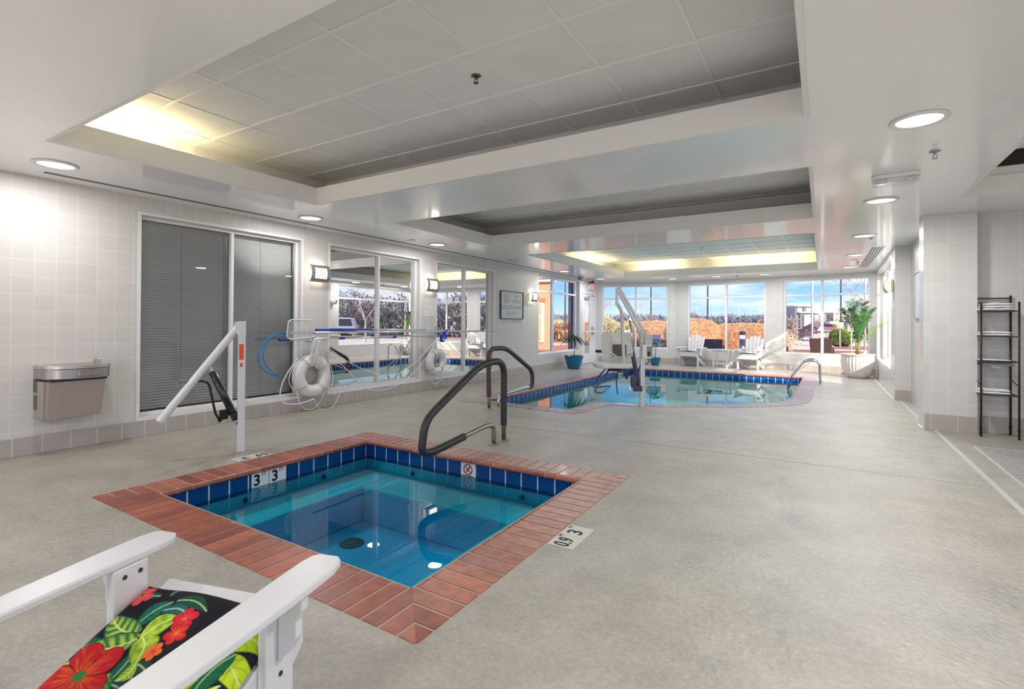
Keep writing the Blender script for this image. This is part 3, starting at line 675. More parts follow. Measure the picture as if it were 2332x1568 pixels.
# emergency light
r_ = thing('emergency_light', 'white twin-lamp emergency light fixed under the right soffit', 'emergency light', (.53, 5.42, H), R(-4))
b = B(); b.prism([(-.165, -.075), (-.13, -.10), (.13, -.10), (.165, -.075), (.165, .075), (.13, .10), (-.13, .10), (-.165, .075)], -.035, -.0005); b.obj('housing', M_wpl, r_, bevel=.006, inv=Matrix())
b = B(); b.prism([(-.160, -.07), (-.125, -.094), (.125, -.094), (.160, -.07), (.160, .07), (.125, .094), (-.125, .094), (-.160, .07)], -.075, -.036); b.obj('clear_cover', mat('clear_plastic', (240, 242, 246), .12, alpha=.45), r_, bevel=.012, inv=Matrix())
for s in (-1, 1):
    b = B(); b.lathe([(.0, -.062), (.04, -.06), (.044, -.04), (.02, -.036)], (s * .095, 0, 0), 20); b.obj('lamp', M_chrome, r_, inv=Matrix())

# ================================================================== wall things
def sconce(loc, rz, lab, lit=True, group='metal wall sconces'):
    r_ = thing('wall_sconce', lab, 'wall light', (0, 0, 0), 0, group)     # local: wall plane y=0, faces -y
    b = B(); b.box(-.12, -.04, -.10, .12, -.001, .10); b.obj('back_box', mat('sconce_body', (214, 210, 200), .4), r_, bevel=.004)
    pr = [(math.cos(a) * .055 + .055, math.sin(a) * .12) for a in [math.pi / 2 - math.pi * k / 12 for k in range(13)]]
    # lens: curved, inside the cage
    P_ = lambda r__, s: [(-(.045 + .075 * math.cos(a)) * r__ if True else 0, .115 * math.sin(a) * s) for a in [R(-78) + R(156) * k / 12 for k in range(13)]]
    cv = P_(.97, .96); b = B()
    for i in range(12):
        (y0, z0_), (y1, z1_) = cv[i], cv[i + 1]; b.quad((-.135, y0, z0_), (.135, y0, z0_), (.135, y1, z1_), (-.135, y1, z1_))
    for s in (-1, 1):
        vs = [b.bm.verts.new((s * .135, y, z)) for y, z in cv] + [b.bm.verts.new((s * .135, -.03, cv[-1][1])), b.bm.verts.new((s * .135, -.03, cv[0][1]))]; b._f(vs)
    b.obj('diffuser', mat('sconce_lit' if lit else 'sconce_soft', (255, 248, 230), .5, emit=((255, 240, 205), 1.0 if lit else .3)), r_)
    cv = P_(1.03, 1.04); b = B()
    def strip(x0, x1, i0, i1, m_=0):
        for i in range(i0, i1):
            (y0, z0_), (y1, z1_) = cv[i], cv[i + 1]; b.box(x0, 0, 0, x1, .004, math.hypot(y1 - y0, z1_ - z0_), M=Matrix.Translation((0, y0 - .003, z0_)) @ Matrix.Rotation(-math.atan2(y1 - y0, z1_ - z0_), 4, 'X'))
    strip(-.155, .155, 0, 3); strip(-.155, .155, 9, 12); strip(-.155, -.098, 3, 9); strip(.098, .155, 3, 9)
    for x in (-.060, -.020, .020, .060): strip(x - .003, x + .003, 3, 9)
    b.obj('cage', mat('sconce_metal', (176, 176, 184), .35, .7), r_, norm=True)
    for s in (-1, 1): b = B(); b.cyl((s * .127, -.122, 0), (s * .127, -.130, 0), .006, n=8); b.obj('screw', M_dark, r_)
    r_.location = loc; r_.rotation_euler = (0, 0, rz)
    if lit:
        area('bulb', (0, -.05, .105), .2, .2, r_, rot=(math.pi, 0, 0), shape='RECTANGLE', sy=.06, col=(1, .93, .8)); area('bulb', (0, -.05, -.105), .2, .12, r_, shape='RECTANGLE', sy=.06, col=(1, .93, .8))
        area('bulb', (0, -.15, 0), .2, .5, r_, rot=(R(-90), 0, 0), shape='RECTANGLE', sy=.15, col=(1, .9, .7))
    return r_
RZL = R(90)      # local -y -> +x : a thing hung on the left wall
sconce((XL, 4.57, 1.866), RZL, 'lit curved metal wall sconce between the first and second dark windows')
sconce((XL, 6.95, 1.866), RZL, 'lit curved metal wall sconce above the small far life ring')
sconce((XL, 10.70, 1.835), RZL, 'wall sconce between the no diving sign and the tall side window')
sconce((1.0, 10.62, 1.87), R(-90), 'wall sconce on the right pier seen from the side', lit=False)

# no diving sign
r_ = thing('wall_sign', 'grey dark-framed sign reading NO DIVING NO LIFEGUARD ON DUTY', 'sign', (XL, 9.80, 1.6), RZL)
b = B(); b.box(-.475, -.02, -.30, .475, -.001, .30); b.obj('panel', mat('sign_grey', (206, 210, 214), .45), r_, inv=Matrix())
b = B()
for (x0, z0_, x1, z1_) in ((-.49, -.315, .49, -.297), (-.49, .297, .49, .315), (-.49, -.297, -.472, .297), (.472, -.297, .49, .297)): b.box(x0, -.034, z0_, x1, -.001, z1_)
b.obj('frame', mat('sign_frame', (66, 62, 70), .4), r_, inv=Matrix())
M_ink = mat('sign_ink', (158, 160, 166), .5)
def sgn(body, x, z, s, sx=1.0):
    t_ = text('lettering', body, s, frame((x, -.0212, z), (1, 0, 0), (0, 0, 1)), M_ink, None, extrude=.0006, sx=sx); t_.parent = r_; return t_
sgn('NO', .17, .205, .125); sgn('DIVING', .17, .085, .125, .95); sgn('NO LIFEGUARD', 0.0, -.055, .125, .98); sgn('ON DUTY', 0.0, -.185, .125, .95)
b = B(); b.tube(arc((-.235, -.022, .145), .112, 0, 2 * math.pi, 36, (1, 0, 0), (0, 0, 1))[:-1], .005, 6, closed=True); b.beam((-.315, -.022, .225), (-.155, -.022, .065), .004, .009); b.beam((-.29, -.022, .08), (-.20, -.022, .20), .004, .012); b.box(-.46, -.0215, -.262, .44, -.0205, -.258)
b.obj('no_diving_symbol', M_ink, r_, inv=Matrix())
# paper notice
r_ = thing('notice_sheet', 'pale plastic-sleeved notice on the tiles above the small life ring', 'notice', (XL, 6.965, 1.405), RZL)
b = B(); b.box(-.155, -.004, -.10, .155, -.001, .10); b.obj('sheet', mat('sleeve', (226, 226, 230), .12, var=(9, .12)), r_, inv=Matrix())
# recess panel
r_ = thing('framed_panel', 'narrow framed wall panel in the right recess, seen edge-on', 'sign', (1.20, 9.3, 1.64), R(-90))
b = B(); b.box(-.4, -.02, -.33, .4, -.001, .33); b.obj('panel', mat('panel_pale', (206, 208, 216), .2), r_, inv=Matrix())
b = B()
for (x0, z0_, x1, z1_) in ((-.41, -.34, .41, -.328), (-.41, .328, .41, .34), (-.41, -.33, -.398, .33), (.398, -.33, .41, .33)): b.box(x0, -.03, z0_, x1, -.001, z1_)
b.obj('frame', M_grayf, r_, inv=Matrix())

# drinking fountain
r_ = thing('drinking_fountain', 'wall-mounted stainless steel drinking fountain on the left tile wall', 'drinking fountain', (0, 0, 0))
M_ss = mat('brushed_steel', (206, 198, 194), .3, .9); M_ssd = mat('brushed_steel_dark', (176, 170, 172), .3, .9); M_ssp = mat('steel_panel', (176, 164, 158), .5, .3)
b = B()     # cabinet: local x along wall (left->right), -y out
def taper(b, x0a, x1a, ya, za, x0b, x1b, yb, zb, back=-.001):
    lo = [(x0a, back), (x0a, -ya), (x1a, -ya), (x1a, back)]; hi = [(x0b, back), (x0b, -yb), (x1b, -yb), (x1b, back)]
    A = [b.bm.verts.new((p[0], p[1], za)) for p in lo]; C = [b.bm.verts.new((p[0], p[1], zb)) for p in hi]
    b._f(A[::-1]); b._f(C)
    for i in range(4): b._f((A[i], A[(i + 1) % 4], C[(i + 1) % 4], C[i]))
taper(b, -.225, .20, .20, .325, -.225, .225, .225, .655); b.obj('cabinet', mat('cabinet_side', (176, 168, 160), .5, .35), r_, bevel=.006)
b = B(); taper(b, -.200, .195, .235, .322, -.200, .218, .27, .655, back=-.19); b.obj('front_panel', M_ssp, r_, bevel=.004)
b = B(); b.box(-.19, -.285, .655, .225, -.02, .675); b.obj('shadow_gap', M_dark, r_)
prof = [(-.225, -.001)] + [(p.x, p.y) for p in smooth_line([(-.225, -.15, 0), (-.215, -.235, 0), (-.155, -.30, 0), (-.05, -.332, 0), (.08, -.34, 0), (.19, -.322, 0), (.245, -.275, 0), (.26, -.19, 0)], 6)] + [(.26, -.001)]
b = B(); b.prism(prof, .675, .765); b.obj('apron', M_ssd, r_, bevel=.006)
b = B(); rim = [(x * 1.015, y * 1.02 if y < -.01 else y) for x, y in prof]; inner = [(x * .80 - .01, -.055 + (y + .05) * .80 if y < -.1 else -.05) for x, y in prof]
A = [b.bm.verts.new((x, y, .766)) for x, y in rim]; A2 = [b.bm.verts.new((x, y, .795)) for x, y in rim]; I = [b.bm.verts.new((x, y, .795)) for x, y in inner]; I2 = [b.bm.verts.new((x * .7, -.16 + (y + .16) * .7, .765)) for x, y in inner]
n_ = len(rim)
for i in range(n_):
    j = (i + 1) % n_; b._f((A[i], A[j], A2[j], A2[i])); b._f((A2[i], A2[j], I[j], I[i])); b._f((I[i], I[j], I2[j], I2[i]), smooth=True)
b._f(I2); b.obj('basin', M_ss, r_, bevel=.003)
b = B(); b.prism([(-.01, .705), (.0, .695), (.17, .695), (.185, .705), (.185, .735), (.17, .745), (.0, .745), (-.01, .735)], -.352, -.32, axis='y'); o = b.obj('push_bar', M_ssd, r_, bevel=.006)
b = B(); b.tube(fillet([(.185, -.11, .79), (.185, -.11, .83), (.185, -.14, .845), (.15, -.19, .83)], .02), .009, 10); b.tube([(.185, -.11, .83), (.19, -.10, .875)], .005, 8); b.cyl((.215, -.115, .79), (.215, -.115, .84), .014, n=12); b.obj('bubbler', M_chrome, r_)
b = B()
for k in range(9): b.box(-.2275, -.075, .555 + k * .0 + k * .0125, -.2262, -.02, .562 + k * .0125) if False else None
for k in range(10):
    for (y0, y1) in ((-.10, -.06), (-.05, -.01)): b.box(-.2285, y0, .665 - k * .012, -.2255, y1, .671 - k * .012)
for k in range(12):
    for (y0, y1) in ((-.10, -.065), (-.055, -.02)): b.box(-.2285, y0, .525 - k * .011, -.2255, y1, .530 - k * .011)
b.obj('vent', mat('vent_dark', (70, 62, 56), .7), r_)
r_.location = (XL, 1.835, 0); r_.rotation_euler = (0, 0, RZL)

# blinds behind the three dark-room windows
def blind(ya, yb, opened, lab):
    b = B(); z = 2.27; tilt = R(12 if opened else 64)
    while z > .24:
        b.cbox((-6.17, (ya + yb) / 2, z), (.028 if opened else .0305, yb - ya - .06, .0012), Matrix.Rotation(tilt if opened else -tilt, 3, 'Y')); z -= .030 if not opened else .042
    o = b.obj('window_blind', mat('blind_grey' if not opened else 'blind_pale', (240, 243, 242) if not opened else (226, 228, 230), .5)); tag(o, lab, 'blind')
    c = B()
    for k in (.25, .5, .75): c.box(-6.172, ya + (yb - ya) * k, .24, -6.168, ya + (yb - ya) * k + .003, 2.28)
    c.obj('ladder_cord', mat('cord_grey', (100, 102, 100), .6), o)
    c = B(); c.box(-6.20, ya + .03, 2.265, -6.15, yb - .03, 2.29); c.obj('head_rail', M_grayf, o)
blind(*OPL[0], False, 'closed grey venetian blind behind the leftmost dark window'); blind(*OPL[1], True, 'open venetian blind behind the middle dark window'); blind(*OPL[2], True, 'open venetian blind behind the dark window nearest the no diving sign')
b = B(); b.box(-9.6, 2.2, -.02, -6.2, 10.9, 0); tag(b.obj('floor_gym', mat('gym_floor', (120, 122, 126), .6)), kind='structure')
b = B(); b.box(-9.65, 2.2, 0, -9.6, 10.9, 2.6); b.box(-9.6, 2.15, 0, -6.2, 2.2, 2.6); b.box(-9.6, 10.9, 0, -6.2, 10.95, 2.6); b.box(-9.65, 2.15, 2.6, -6.2, 10.95, 2.65); tag(b.obj('wall_gym', mat('gym_wall', (190, 192, 192), .7)), kind='structure')
r_ = thing('treadmill', 'dark treadmill standing behind the middle dark window', 'treadmill', (-6.9, 4.9, 0)); 
b = B(); b.box(-7.15, 4.3, .06, -6.6, 6.0, .2); b.obj('deck', M_black, r_, bevel=.02)
b = B(); b.tube(fillet([(-6.62, 4.45, .2), (-6.62, 4.4, 1.1), (-6.62, 4.9, 1.15)], .1), .03, 8); b.tube(fillet([(-7.12, 4.45, .2), (-7.12, 4.4, 1.1), (-7.12, 4.9, 1.15)], .1), .03, 8); b.obj('upright', M_dark, r_)
b = B(); b.cbox((-6.87, 4.45, 1.32), (.62, .12, .36), Matrix.Rotation(R(-25), 3, 'X')); b.obj('console', mat('console_dark', (60, 64, 74), .3), r_, bevel=.02)

# ---- door, exit sign, cameras
dA = 13.80; r_ = tag((lambda b: (b.box(XL - .06, dA, 0, XL - .005, dA + .05, 2.14), b.box(XL - .06, dA + 1.05, 0, XL - .005, dA + 1.10, 2.14), b.box(XL - .06, dA + .05, 2.09, XL - .005, dA + 1.05, 2.14), b.box(XL - .06, dA + .05, 1.93, XL - .005, dA + 1.05, 1.97), b.box(XL - .04, dA + .05, 1.97, XL - .036, dA + 1.05, 2.09), b.obj('door_1', M_white))[-1])(B()), kind='structure')
b = B()
for (a, c, z0_, z1_) in ((.055, .22, .01, 1.925), (.60, 1.045, .01, 1.925), (.22, .60, .01, .30), (.22, .60, 1.80, 1.925)): b.box(XL - .055, dA + a, z0_, XL - .012, dA + c, z1_)
d_ = b.obj('door_leaf', M_white, r_); b = B(); b.quad((XL - .035, dA + .22, .30), (XL - .035, dA + .60, .30), (XL - .035, dA + .60, 1.80), (XL - .035, dA + .22, 1.80)); b.obj('pane', M_glass, d_)
b = B(); b.box(XL + .04, dA + .10, .93, XL + .075, dA + .98, .985); b.box(XL - .012, dA + .12, .92, XL + .04, dA + .17, .995); b.box(XL - .012, dA + .90, .92, XL + .04, dA + .98, .995); b.obj('push_bar', M_wpl, d_, bevel=.004)
b = B(); b.box(XL - .012, dA + .72, .85, XL + .01, dA + .82, 1.10); b.tube(fillet([(XL - .0, dA + .77, 1.06), (XL + .06, dA + .77, 1.06), (XL + .06, dA + .77, .9), (XL, dA + .77, .9)], .02), .008, 8); b.obj('handle', M_grayf, d_)
b = B(); b.box(XL - .012, dA + .15, 1.93, XL + .05, dA + .45, 1.99); b.tube([(XL + .02, dA + .3, 2.0), (XL + .22, dA + .45, 2.0), (XL + .0, dA + .7, 2.05)], .01, 6); b.obj('closer', M_grayf, r_)
r_ = thing('exit_sign', 'small white exit sign with red letters above the glass door', 'exit sign', (XL, 14.40, 2.325), R(90))
b = B(); b.box(-.16, -.045, -.09, .16, -.001, .09); b.obj('housing', M_wpl, r_, bevel=.005, inv=Matrix())
t_ = text('lettering', 'EXIT', .13, frame((0, -.0465, 0), (1, 0, 0), (0, 0, 1)), mat('exit_red', (255, 60, 90), .4, emit=((255, 50, 80), 1.5)), None, bold=.003, sx=.8); t_.parent = r_
r_ = thing('security_camera', 'small black camera on a bracket over the exit sign', 'camera', (-5.80, 14.1, H)); b = B(); b.cyl((0, 0, 0), (0, 0, -.05), .015, n=8); b.obj('mount', M_black, r_, inv=Matrix()); b = B(); b.box(-.10, -.03, -.09, .06, .03, -.045); b.obj('body', M_black, r_, bevel=.008, inv=Matrix())
r_ = thing('occupancy_sensor', 'grey boxy sensor under the left soffit near the door', 'sensor', (-5.72, 13.0, H)); b = B(); b.lathe([(0, -.10), (.05, -.09), (.07, -.04), (.07, -.001), (0, -.001)], n=16); b.obj('dome', M_grayf, r_, inv=Matrix()); 
b = B(); b.cyl((.07, .0, -.03), (.16, .06, -.05), .02, n=8); b.obj('lamp', M_wpl, r_, inv=Matrix())

# ================================================================== rails
M_sleeve = bpy.data.materials.new('ribbed_sleeve'); M_sleeve.use_nodes = True
nt = M_sleeve.node_tree; p = nt.nodes['Principled BSDF']; p.inputs['Base Color'].default_value = (*lin((50, 50, 54)), 1); p.inputs['Roughness'].default_value = .38
M_sleeve2 = mat('brown_sleeve', (84, 66, 68), .4)
def rib(o_pts, r, pitch, b):
    """tube with raised rings: length-resampled path"""
    L = [0]
    for a, c in zip(o_pts, o_pts[1:]): L.append(L[-1] + (c - a).length)
    tot_ = L[-1]; n_ = int(tot_ / pitch * 2); pts = []; rs = []
    for i in range(n_ + 1):
        s = tot_ * i / n_; k = max(j for j in range(len(L)) if L[j] <= s + 1e-9); k = min(k, len(L) - 2); t_ = (s - L[k]) / max(1e-9, L[k + 1] - L[k])
        pts.append(o_pts[k].lerp(o_pts[k + 1], t_)); rs.append(r if i % 2 else r * .93)
    b.tube(pts, rs, 16)
def sub(path, s0, s1):
    L = [0]
    for a, c in zip(path, path[1:]): L.append(L[-1] + (c - a).length)
    def at_(s):
        k = max(j for j in range(len(L)) if L[j] <= s + 1e-9); k = min(k, len(L) - 2); return path[k].lerp(path[k + 1], (s - L[k]) / max(1e-9, L[k + 1] - L[k]))
    return [at_(s0)] + [p for p, l in zip(path, L) if s0 < l < s1] + [at_(s1)], L[-1]
def handrail(x, pts, rads, lab, r=.0235, sleeve=(.15, .42), msl=None, esc=None):
    path = fillet([(x, y, z) for y, z in pts], rads, 8); _, T = sub(path, 0, 0.01); r_ = thing('pool_handrail', lab, 'handrail', (x, pts[0][0], 0))
    b = B(); b.tube(path, r, 16); b.obj('rail', M_chrome if not esc else mat('worn_steel', (168, 158, 140), .3, .95), r_)
    sp_, _ = sub(path, sleeve[0], T - sleeve[1]); b = B(); rib(sp_, r * 1.45, .013, b); b.obj('grip_sleeve', msl or M_sleeve, r_)
    for (y, z) in (pts[0], pts[-1]):
        b = B(); b.lathe([(.026, .018), (.034, .016), (.058, .006), (.06, .0006), (.026, .0006)], (x, y, 0), 24); b.obj('escutcheon', mat('escutcheon', (150, 148, 134), .4, .7), r_)
handrail(-2.757, [(4.374, 0), (4.374, .815), (3.98, .815), (3.165, .40), (3.125, .14), (3.25, .12), (4.05, .205), (4.19, .19), (4.19, 0)], [0, .16, .22, .18, .14, .10, .06, .1, 0],
         'dark ribbed handrail curving over the brick rim of the hot tub', sleeve=(.16, .66), esc=True)
handrail(-3.94, [(5.865, 0), (5.84, .835), (6.30, .835), (7.10, .44), (7.10, .18), (6.95, .19), (6.20, .165), (6.10, .12), (6.09, 0)], [0, .14, .18, .14, .10, .06, .08, .07, 0],
         'brown-sleeved handrail at the near left corner of the swimming pool', sleeve=(.17, 1.05), msl=M_sleeve2)
# ladder rails at the far right
r_ = thing('pool_ladder', 'chrome pool ladder over the right rim of the swimming pool', 'ladder', (-.03, 12.4, 0))
for y in (12.106, 12.66):
    b = B(); b.tube(fillet([(-.03, y, 0), (-.04, y, .47), (-.30, y, .47), (-.60, y, .04), (-.62, y, -.40), (-.45, y, -.45)], [0, .14, .16, .12, .05, 0], 8), .022, 14); b.obj('rail', M_chrome, r_)
    b = B(); b.lathe([(.024, .016), (.05, .006), (.055, .0006), (.024, .0006)], (-.03, y, 0), 20); b.obj('escutcheon', M_grayf, r_)
b = B(); b.box(-.66, 12.08, -.20, -.57, 12.69, -.17); b.box(-.66, 12.08, -.42, -.57, 12.69, -.39); b.obj('step', M_wpl, r_, bevel=.006)

# ================================================================== white hot-tub lift post
M_wpaint = mat('white_enamel', (226, 226, 230), .28, coat=.3)
r_ = thing('hot_tub_lift', 'white steel lift post with sloping boom beside the hot tub', 'lift', (-4.555, 2.677, 0), 0)
d = Vector((-.30, -.66, 0)).normalized()      # boom swings this way
px = Vector((-4.555, 2.677, 0))
b = B(); b.beam(px + Vector((0, 0, .0)), px + Vector((0, 0, 1.13)), .062, .062, up=d); b.obj('post', M_wpaint, r_, bevel=.006)
side = Vector((-d.y, d.x, 0))
b = B()
for s in (-1, 1):
    q = px + side * (.036 * s); M = frame((q.x, q.y, 0), d, (0, 0, 1))
    b.prism([(-.03, 1.06), (.03, 1.06), (.055, 1.10), (.06, 1.185), (.03, 1.20), (-.03, 1.20)], -.004, .004, M=M)
b.obj('bracket', M_wpaint, r_)
P0b = px + d * .02 + Vector((0, 0, 1.16)); P1b = px + d * .655 + Vector((0, 0, .33)); P1b = px + d * .62 + Vector((0, 0, .335))
b = B(); b.tube([P0b, P0b + (P1b - P0b) * .999], .033, 16, caps=False); b.tube([P1b, P0b + (P1b - P0b) * .9], .028, 16, caps=False); b.cyl(P0b - side * .05, P0b + side * .05, .012, n=10); b.cyl(P1b + (P0b - P1b) * .06, P1b + (P0b - P1b) * .07, .029, n=16)
b.obj('boom', M_wpaint, r_, norm=False)
b = B(); b.cyl(P1b + (P0b - P1b) * .05, P1b + (P0b - P1b) * .052, .0275, n=16); b.obj('boom_bore', M_dark, r_)
h0 = P0b + (P1b - P0b) * .39 - Vector((0, 0, .05)); h1 = px + d * .03 + Vector((0, 0, .27)); ax = (h1 - h0).normalized()
b = B(); b.tube([h0 + ax * .05, h1 - ax * .03], .032, 18); b.tube([h0 + ax * .40, h0 + ax * .41], .035, 18); b.tube([h1 - ax * .10, h1 - ax * .085], .035, 18); b.obj('hydraulic_cylinder', mat('ram_black', (24, 24, 30), .22, coat=.6), r_)
b = B(); b.tube([h0, h0 + ax * .07], .014, 10); b.tube([h1 - ax * .04, h1 + ax * .02], .016, 10); b.cyl(h1 - side * .03, h1 + side * .03, .012, n=10); b.obj('ram_pin', M_chrome, r_)
q = h1 - ax * .10; b = B(); b.cbox(q + d * .07 - Vector((0, 0, .01)), (.055, .05, .08)); b.tube(fillet([q + d * .10 - Vector((0, 0, .06)), q + d * .135 + Vector((0, 0, .0)), q + d * .19 + Vector((0, 0, .29)), q + d * .33 + Vector((0, 0, .32))], .04), .010, 8); b.tube([q + d * .03, q + d * .11 - Vector((0, 0, .07))], .014, 8)
b.obj('pump', M_black, r_)
b = B(); b.tube([q + d * .26 + Vector((0, 0, .305)), q + d * .42 + Vector((0, 0, .315))], .014, 10); b.obj('pump_grip', mat('grip_grey', (120, 120, 122), .5), r_)
vd = Vector((4.555, -2.677, 0)).normalized()
for (za, zb, w_) in ((.845, .99, .022), (.78, .815, .014)):
    q = px - side * .0318 ; n_ = -side if side.dot(vd) < 0 else side
    q = px + n_ * .0316; M = frame((q.x, q.y, 0), n_.cross(Vector((0, 0, 1))) * -1, (0, 0, 1)); b = B(); b.box(-w_ - .003, za, -.0004, w_ - .008, zb, .0008, M=M); b.obj('warning_label', mat('label_orange', (240, 96, 30), .5), r_)
b = B(); b.tube(arc(P1b + Vector((.02, .03, -.01)), .03, 0, 2 * math.pi, 16, side, (0, 0, 1))[:-1], .002, 5, closed=True); b.obj('pull_ring', M_white, r_)

# ================================================================== life rings, poles, net
M_ring = mat('ring_white', (232, 230, 230), .42, bump=(14, .25, .004)); M_rope = mat('rope_white', (236, 236, 238), .7)
def life_ring(cy, cz, R0, rt, lab, lean=0.0, yaw_=0.0):
    r_ = thing('life_ring', lab, 'life ring', (XL + .11, cy, cz), 0, None); c = Vector((XL + .11, cy, cz)); b = B()
    u = Vector((math.sin(yaw_), math.cos(yaw_), 0)); v = Vector((0, 0, 1)); pts = arc(c, R0, 0, 2 * math.pi, 48, u, v)[:-1]; b.tube(pts, rt, 20, closed=True); b.obj('ring_body', M_ring, r_)
    for k in range(4):
        a = R(35 + 90 * k); q = c + (u * math.cos(a) + v * math.sin(a)) * R0; t_ = -u * math.sin(a) + v * math.cos(a); ra = (u * math.cos(a) + v * math.sin(a)); nn = u.cross(v)
        b = B(); b.tube([q + ra * (rt + .003) * math.cos(x) + nn * (rt + .003) * math.sin(x) for x in [2 * math.pi * i / 20 for i in range(20)]], .006, 6, closed=True); b.tube([q + t_ * .025 + ra * (rt + .002) * math.cos(x) + nn * (rt + .002) * math.sin(x) for x in [2 * math.pi * i / 20 for i in range(20)]], .0022, 5, closed=True)
        b.obj('rope_band', mat('band_grey', (190, 188, 188), .6), r_)
    b = B()
    for k in range(4):
        a0, a1 = R(35 + 90 * k), R(125 + 90 * k); pts = []
        for i in range(13):
            t_ = i / 12; a = a0 + (a1 - a0) * t_; rr = R0 + rt + .012 + .085 * math.sin(math.pi * t_) * (.35 + .9 * ((k * 37) % 3) / 2) ; pts.append(c + (u * math.cos(a) + v * math.sin(a)) * rr + Vector((.03, 0, -.05 * math.sin(math.pi * t_))))
        b.tube(pts, .0055, 6)
    b.obj('grab_rope', M_rope, r_); return r_
life_ring(4.437, .468, .205, .083, 'large white life ring hanging left of the middle dark window')
life_ring(7.04, .50, .170, .066, 'smaller white life ring hanging right of the middle dark window')
M_alu = mat('pole_aluminium', (214, 214, 218), .3, .7); M_bluep = mat('pole_blue', (24, 62, 176), .3); M_teal = mat('cap_teal', (0, 140, 170), .4)
xp = XL + .14
# hooks
for (y, z, lab) in ((4.43, 1.0, 'white pole hook above the large life ring'), (6.95, 1.0, 'dark pole hook above the small life ring')):
    r_ = thing('wall_hook', lab, 'hook', (XL, y, z)); b = B(); b.box(XL + .001, y - .02, z - .06, XL + .01, y + .02, z + .12); b.obj('plate', M_wpl, r_)
    b = B()
    for zz in (z + .06, z - .06): b.tube(fillet([(XL + .01, y, zz - .005), (XL + .17, y, zz - .03), (XL + .17, y, zz + .03)], .02), .006, 8)
    b.obj('prong', M_grayf, r_)
r_ = thing('skimmer_net', 'long pole with flat mesh skimmer net at its left end', 'pool net', (xp, 4.2, 1.05)); 
b = B(); b.tube([(xp, 4.02, 1.052), (xp, 8.95, 1.028)], .0135, 12); b.obj('pole', M_alu, r_)
b = B(); q = fillet([(xp + .01, 4.06, .965), (xp + .01, 3.87, .965), (xp + .01, 3.875, 1.20), (xp + .01, 4.28, 1.20), (xp + .01, 4.33, .985), (xp + .01, 4.06, .965)], .07, 6); 
q = fillet([(xp + .02, 4.10, .975), (xp + .02, 4.02, .98), (xp + .02, 4.04, 1.225), (xp + .02, 4.42, 1.225), (xp + .02, 4.44, .99), (xp + .02, 4.10, .975)], [0, .05, .07, .07, .05, 0], 6)
b.tube(q, .007, 8); b.obj('net_frame', M_wpl, r_)
b = B()
for i in range(1, 26):
    z = .985 + i * .0092; b.beam((xp + .02, 4.03, z), (xp + .02, 4.43, z), .0016, .0016)
for i in range(1, 42):
    y = 4.03 + i * .0097; b.beam((xp + .02, y, .98), (xp + .02, y, 1.222), .0016, .0016)
b.obj('mesh', mat('net_mesh', (222, 222, 224), .7), r_)
r_ = thing('telescopic_pole', 'upper pool pole with blue left half and grey right half', 'pool pole', (xp, 5.5, 1.08))
b = B(); b.tube([(xp - .015, 4.47, 1.088), (xp - .015, 5.50, 1.082)], .016, 12); b.obj('outer_pole', M_bluep, r_); b = B(); b.tube([(xp - .015, 5.50, 1.082), (xp - .015, 6.75, 1.071)], .0125, 12); b.obj('inner_pole', M_alu, r_)
b = B(); b.tube([(xp - .015, 5.49, 1.082), (xp - .015, 5.56, 1.082)], .019, 12); b.obj('locking_collar', M_grayf, r_)
r_ = thing('vacuum_pole', 'lower white pool pole with blue vacuum head at its right end', 'pool pole', (xp, 5.5, .96))
b = B(); b.tube([(xp + .005, 3.95, .966), (xp + .005, 7.10, .965)], .0125, 12); b.obj('pole', M_alu, r_)
for y0, y1, m_ in ((3.92, 4.06, M_bluep), (4.86, 4.95, M_bluep), (5.93, 5.99, M_bluep), (4.42, 4.45, M_teal)):
    b = B(); b.tube([(xp + .005, y0, .966), (xp + .005, y1, .966)], .020, 12); b.obj('collar', m_, r_)
b = B(); b.prism([(7.05, .97), (7.12, .95), (7.12, .85), (7.19, .84), (7.30, .94), (7.345, 1.04), (7.31, 1.075), (7.25, 1.04), (7.20, .99)], xp - .02, xp + .03, axis='x'); hd = b.obj('vacuum_head', M_bluep, r_, bevel=.008)
b = B(); b.prism([(7.25, .98), (7.30, .985), (7.325, 1.04), (7.30, 1.055), (7.265, 1.03)], xp + .030, xp + .034, axis='x'); b.prism([(7.15, .87), (7.19, .865), (7.22, .90), (7.16, .93)], xp + .030, xp + .034, axis='x'); b.obj('head_insert', mat('insert_grey', (196, 200, 210), .5), hd)
r_ = thing('shepherd_hook', 'blue bent safety hook hanging from the left end of the poles', 'pool hook', (xp, 3.8, .9))
q = smooth_line([(xp, 4.02, 1.048), (xp, 3.90, 1.045), (xp, 3.76, .97), (xp, 3.655, .82), (xp, 3.67, .66), (xp, 3.78, .56), (xp, 3.90, .512), (xp, 3.90, .522), (xp, 3.80, .60), (xp, 3.72, .72), (xp, 3.72, .85), (xp, 3.80, .98), (xp, 3.87, 1.03)], 6)
b = B(); b.tube(q, .0085, 8); b.obj('hook', mat('hook_blue', (24, 128, 214), .35), r_)
b = B(); b.tube([(xp, 4.0, 1.048), (xp, 4.06, 1.05)], .019, 10); b.obj('collar', M_teal, r_)
# small blue brush handle standing above the vacuum head
b = B(); b.cyl((xp - .03, 7.02, .93), (xp - .03, 7.02, 1.13), .006, n=8); tag(b.obj('blue_rod', M_teal, bevel=0), 'short upright blue rod on the wall beside the vacuum head', 'rod')
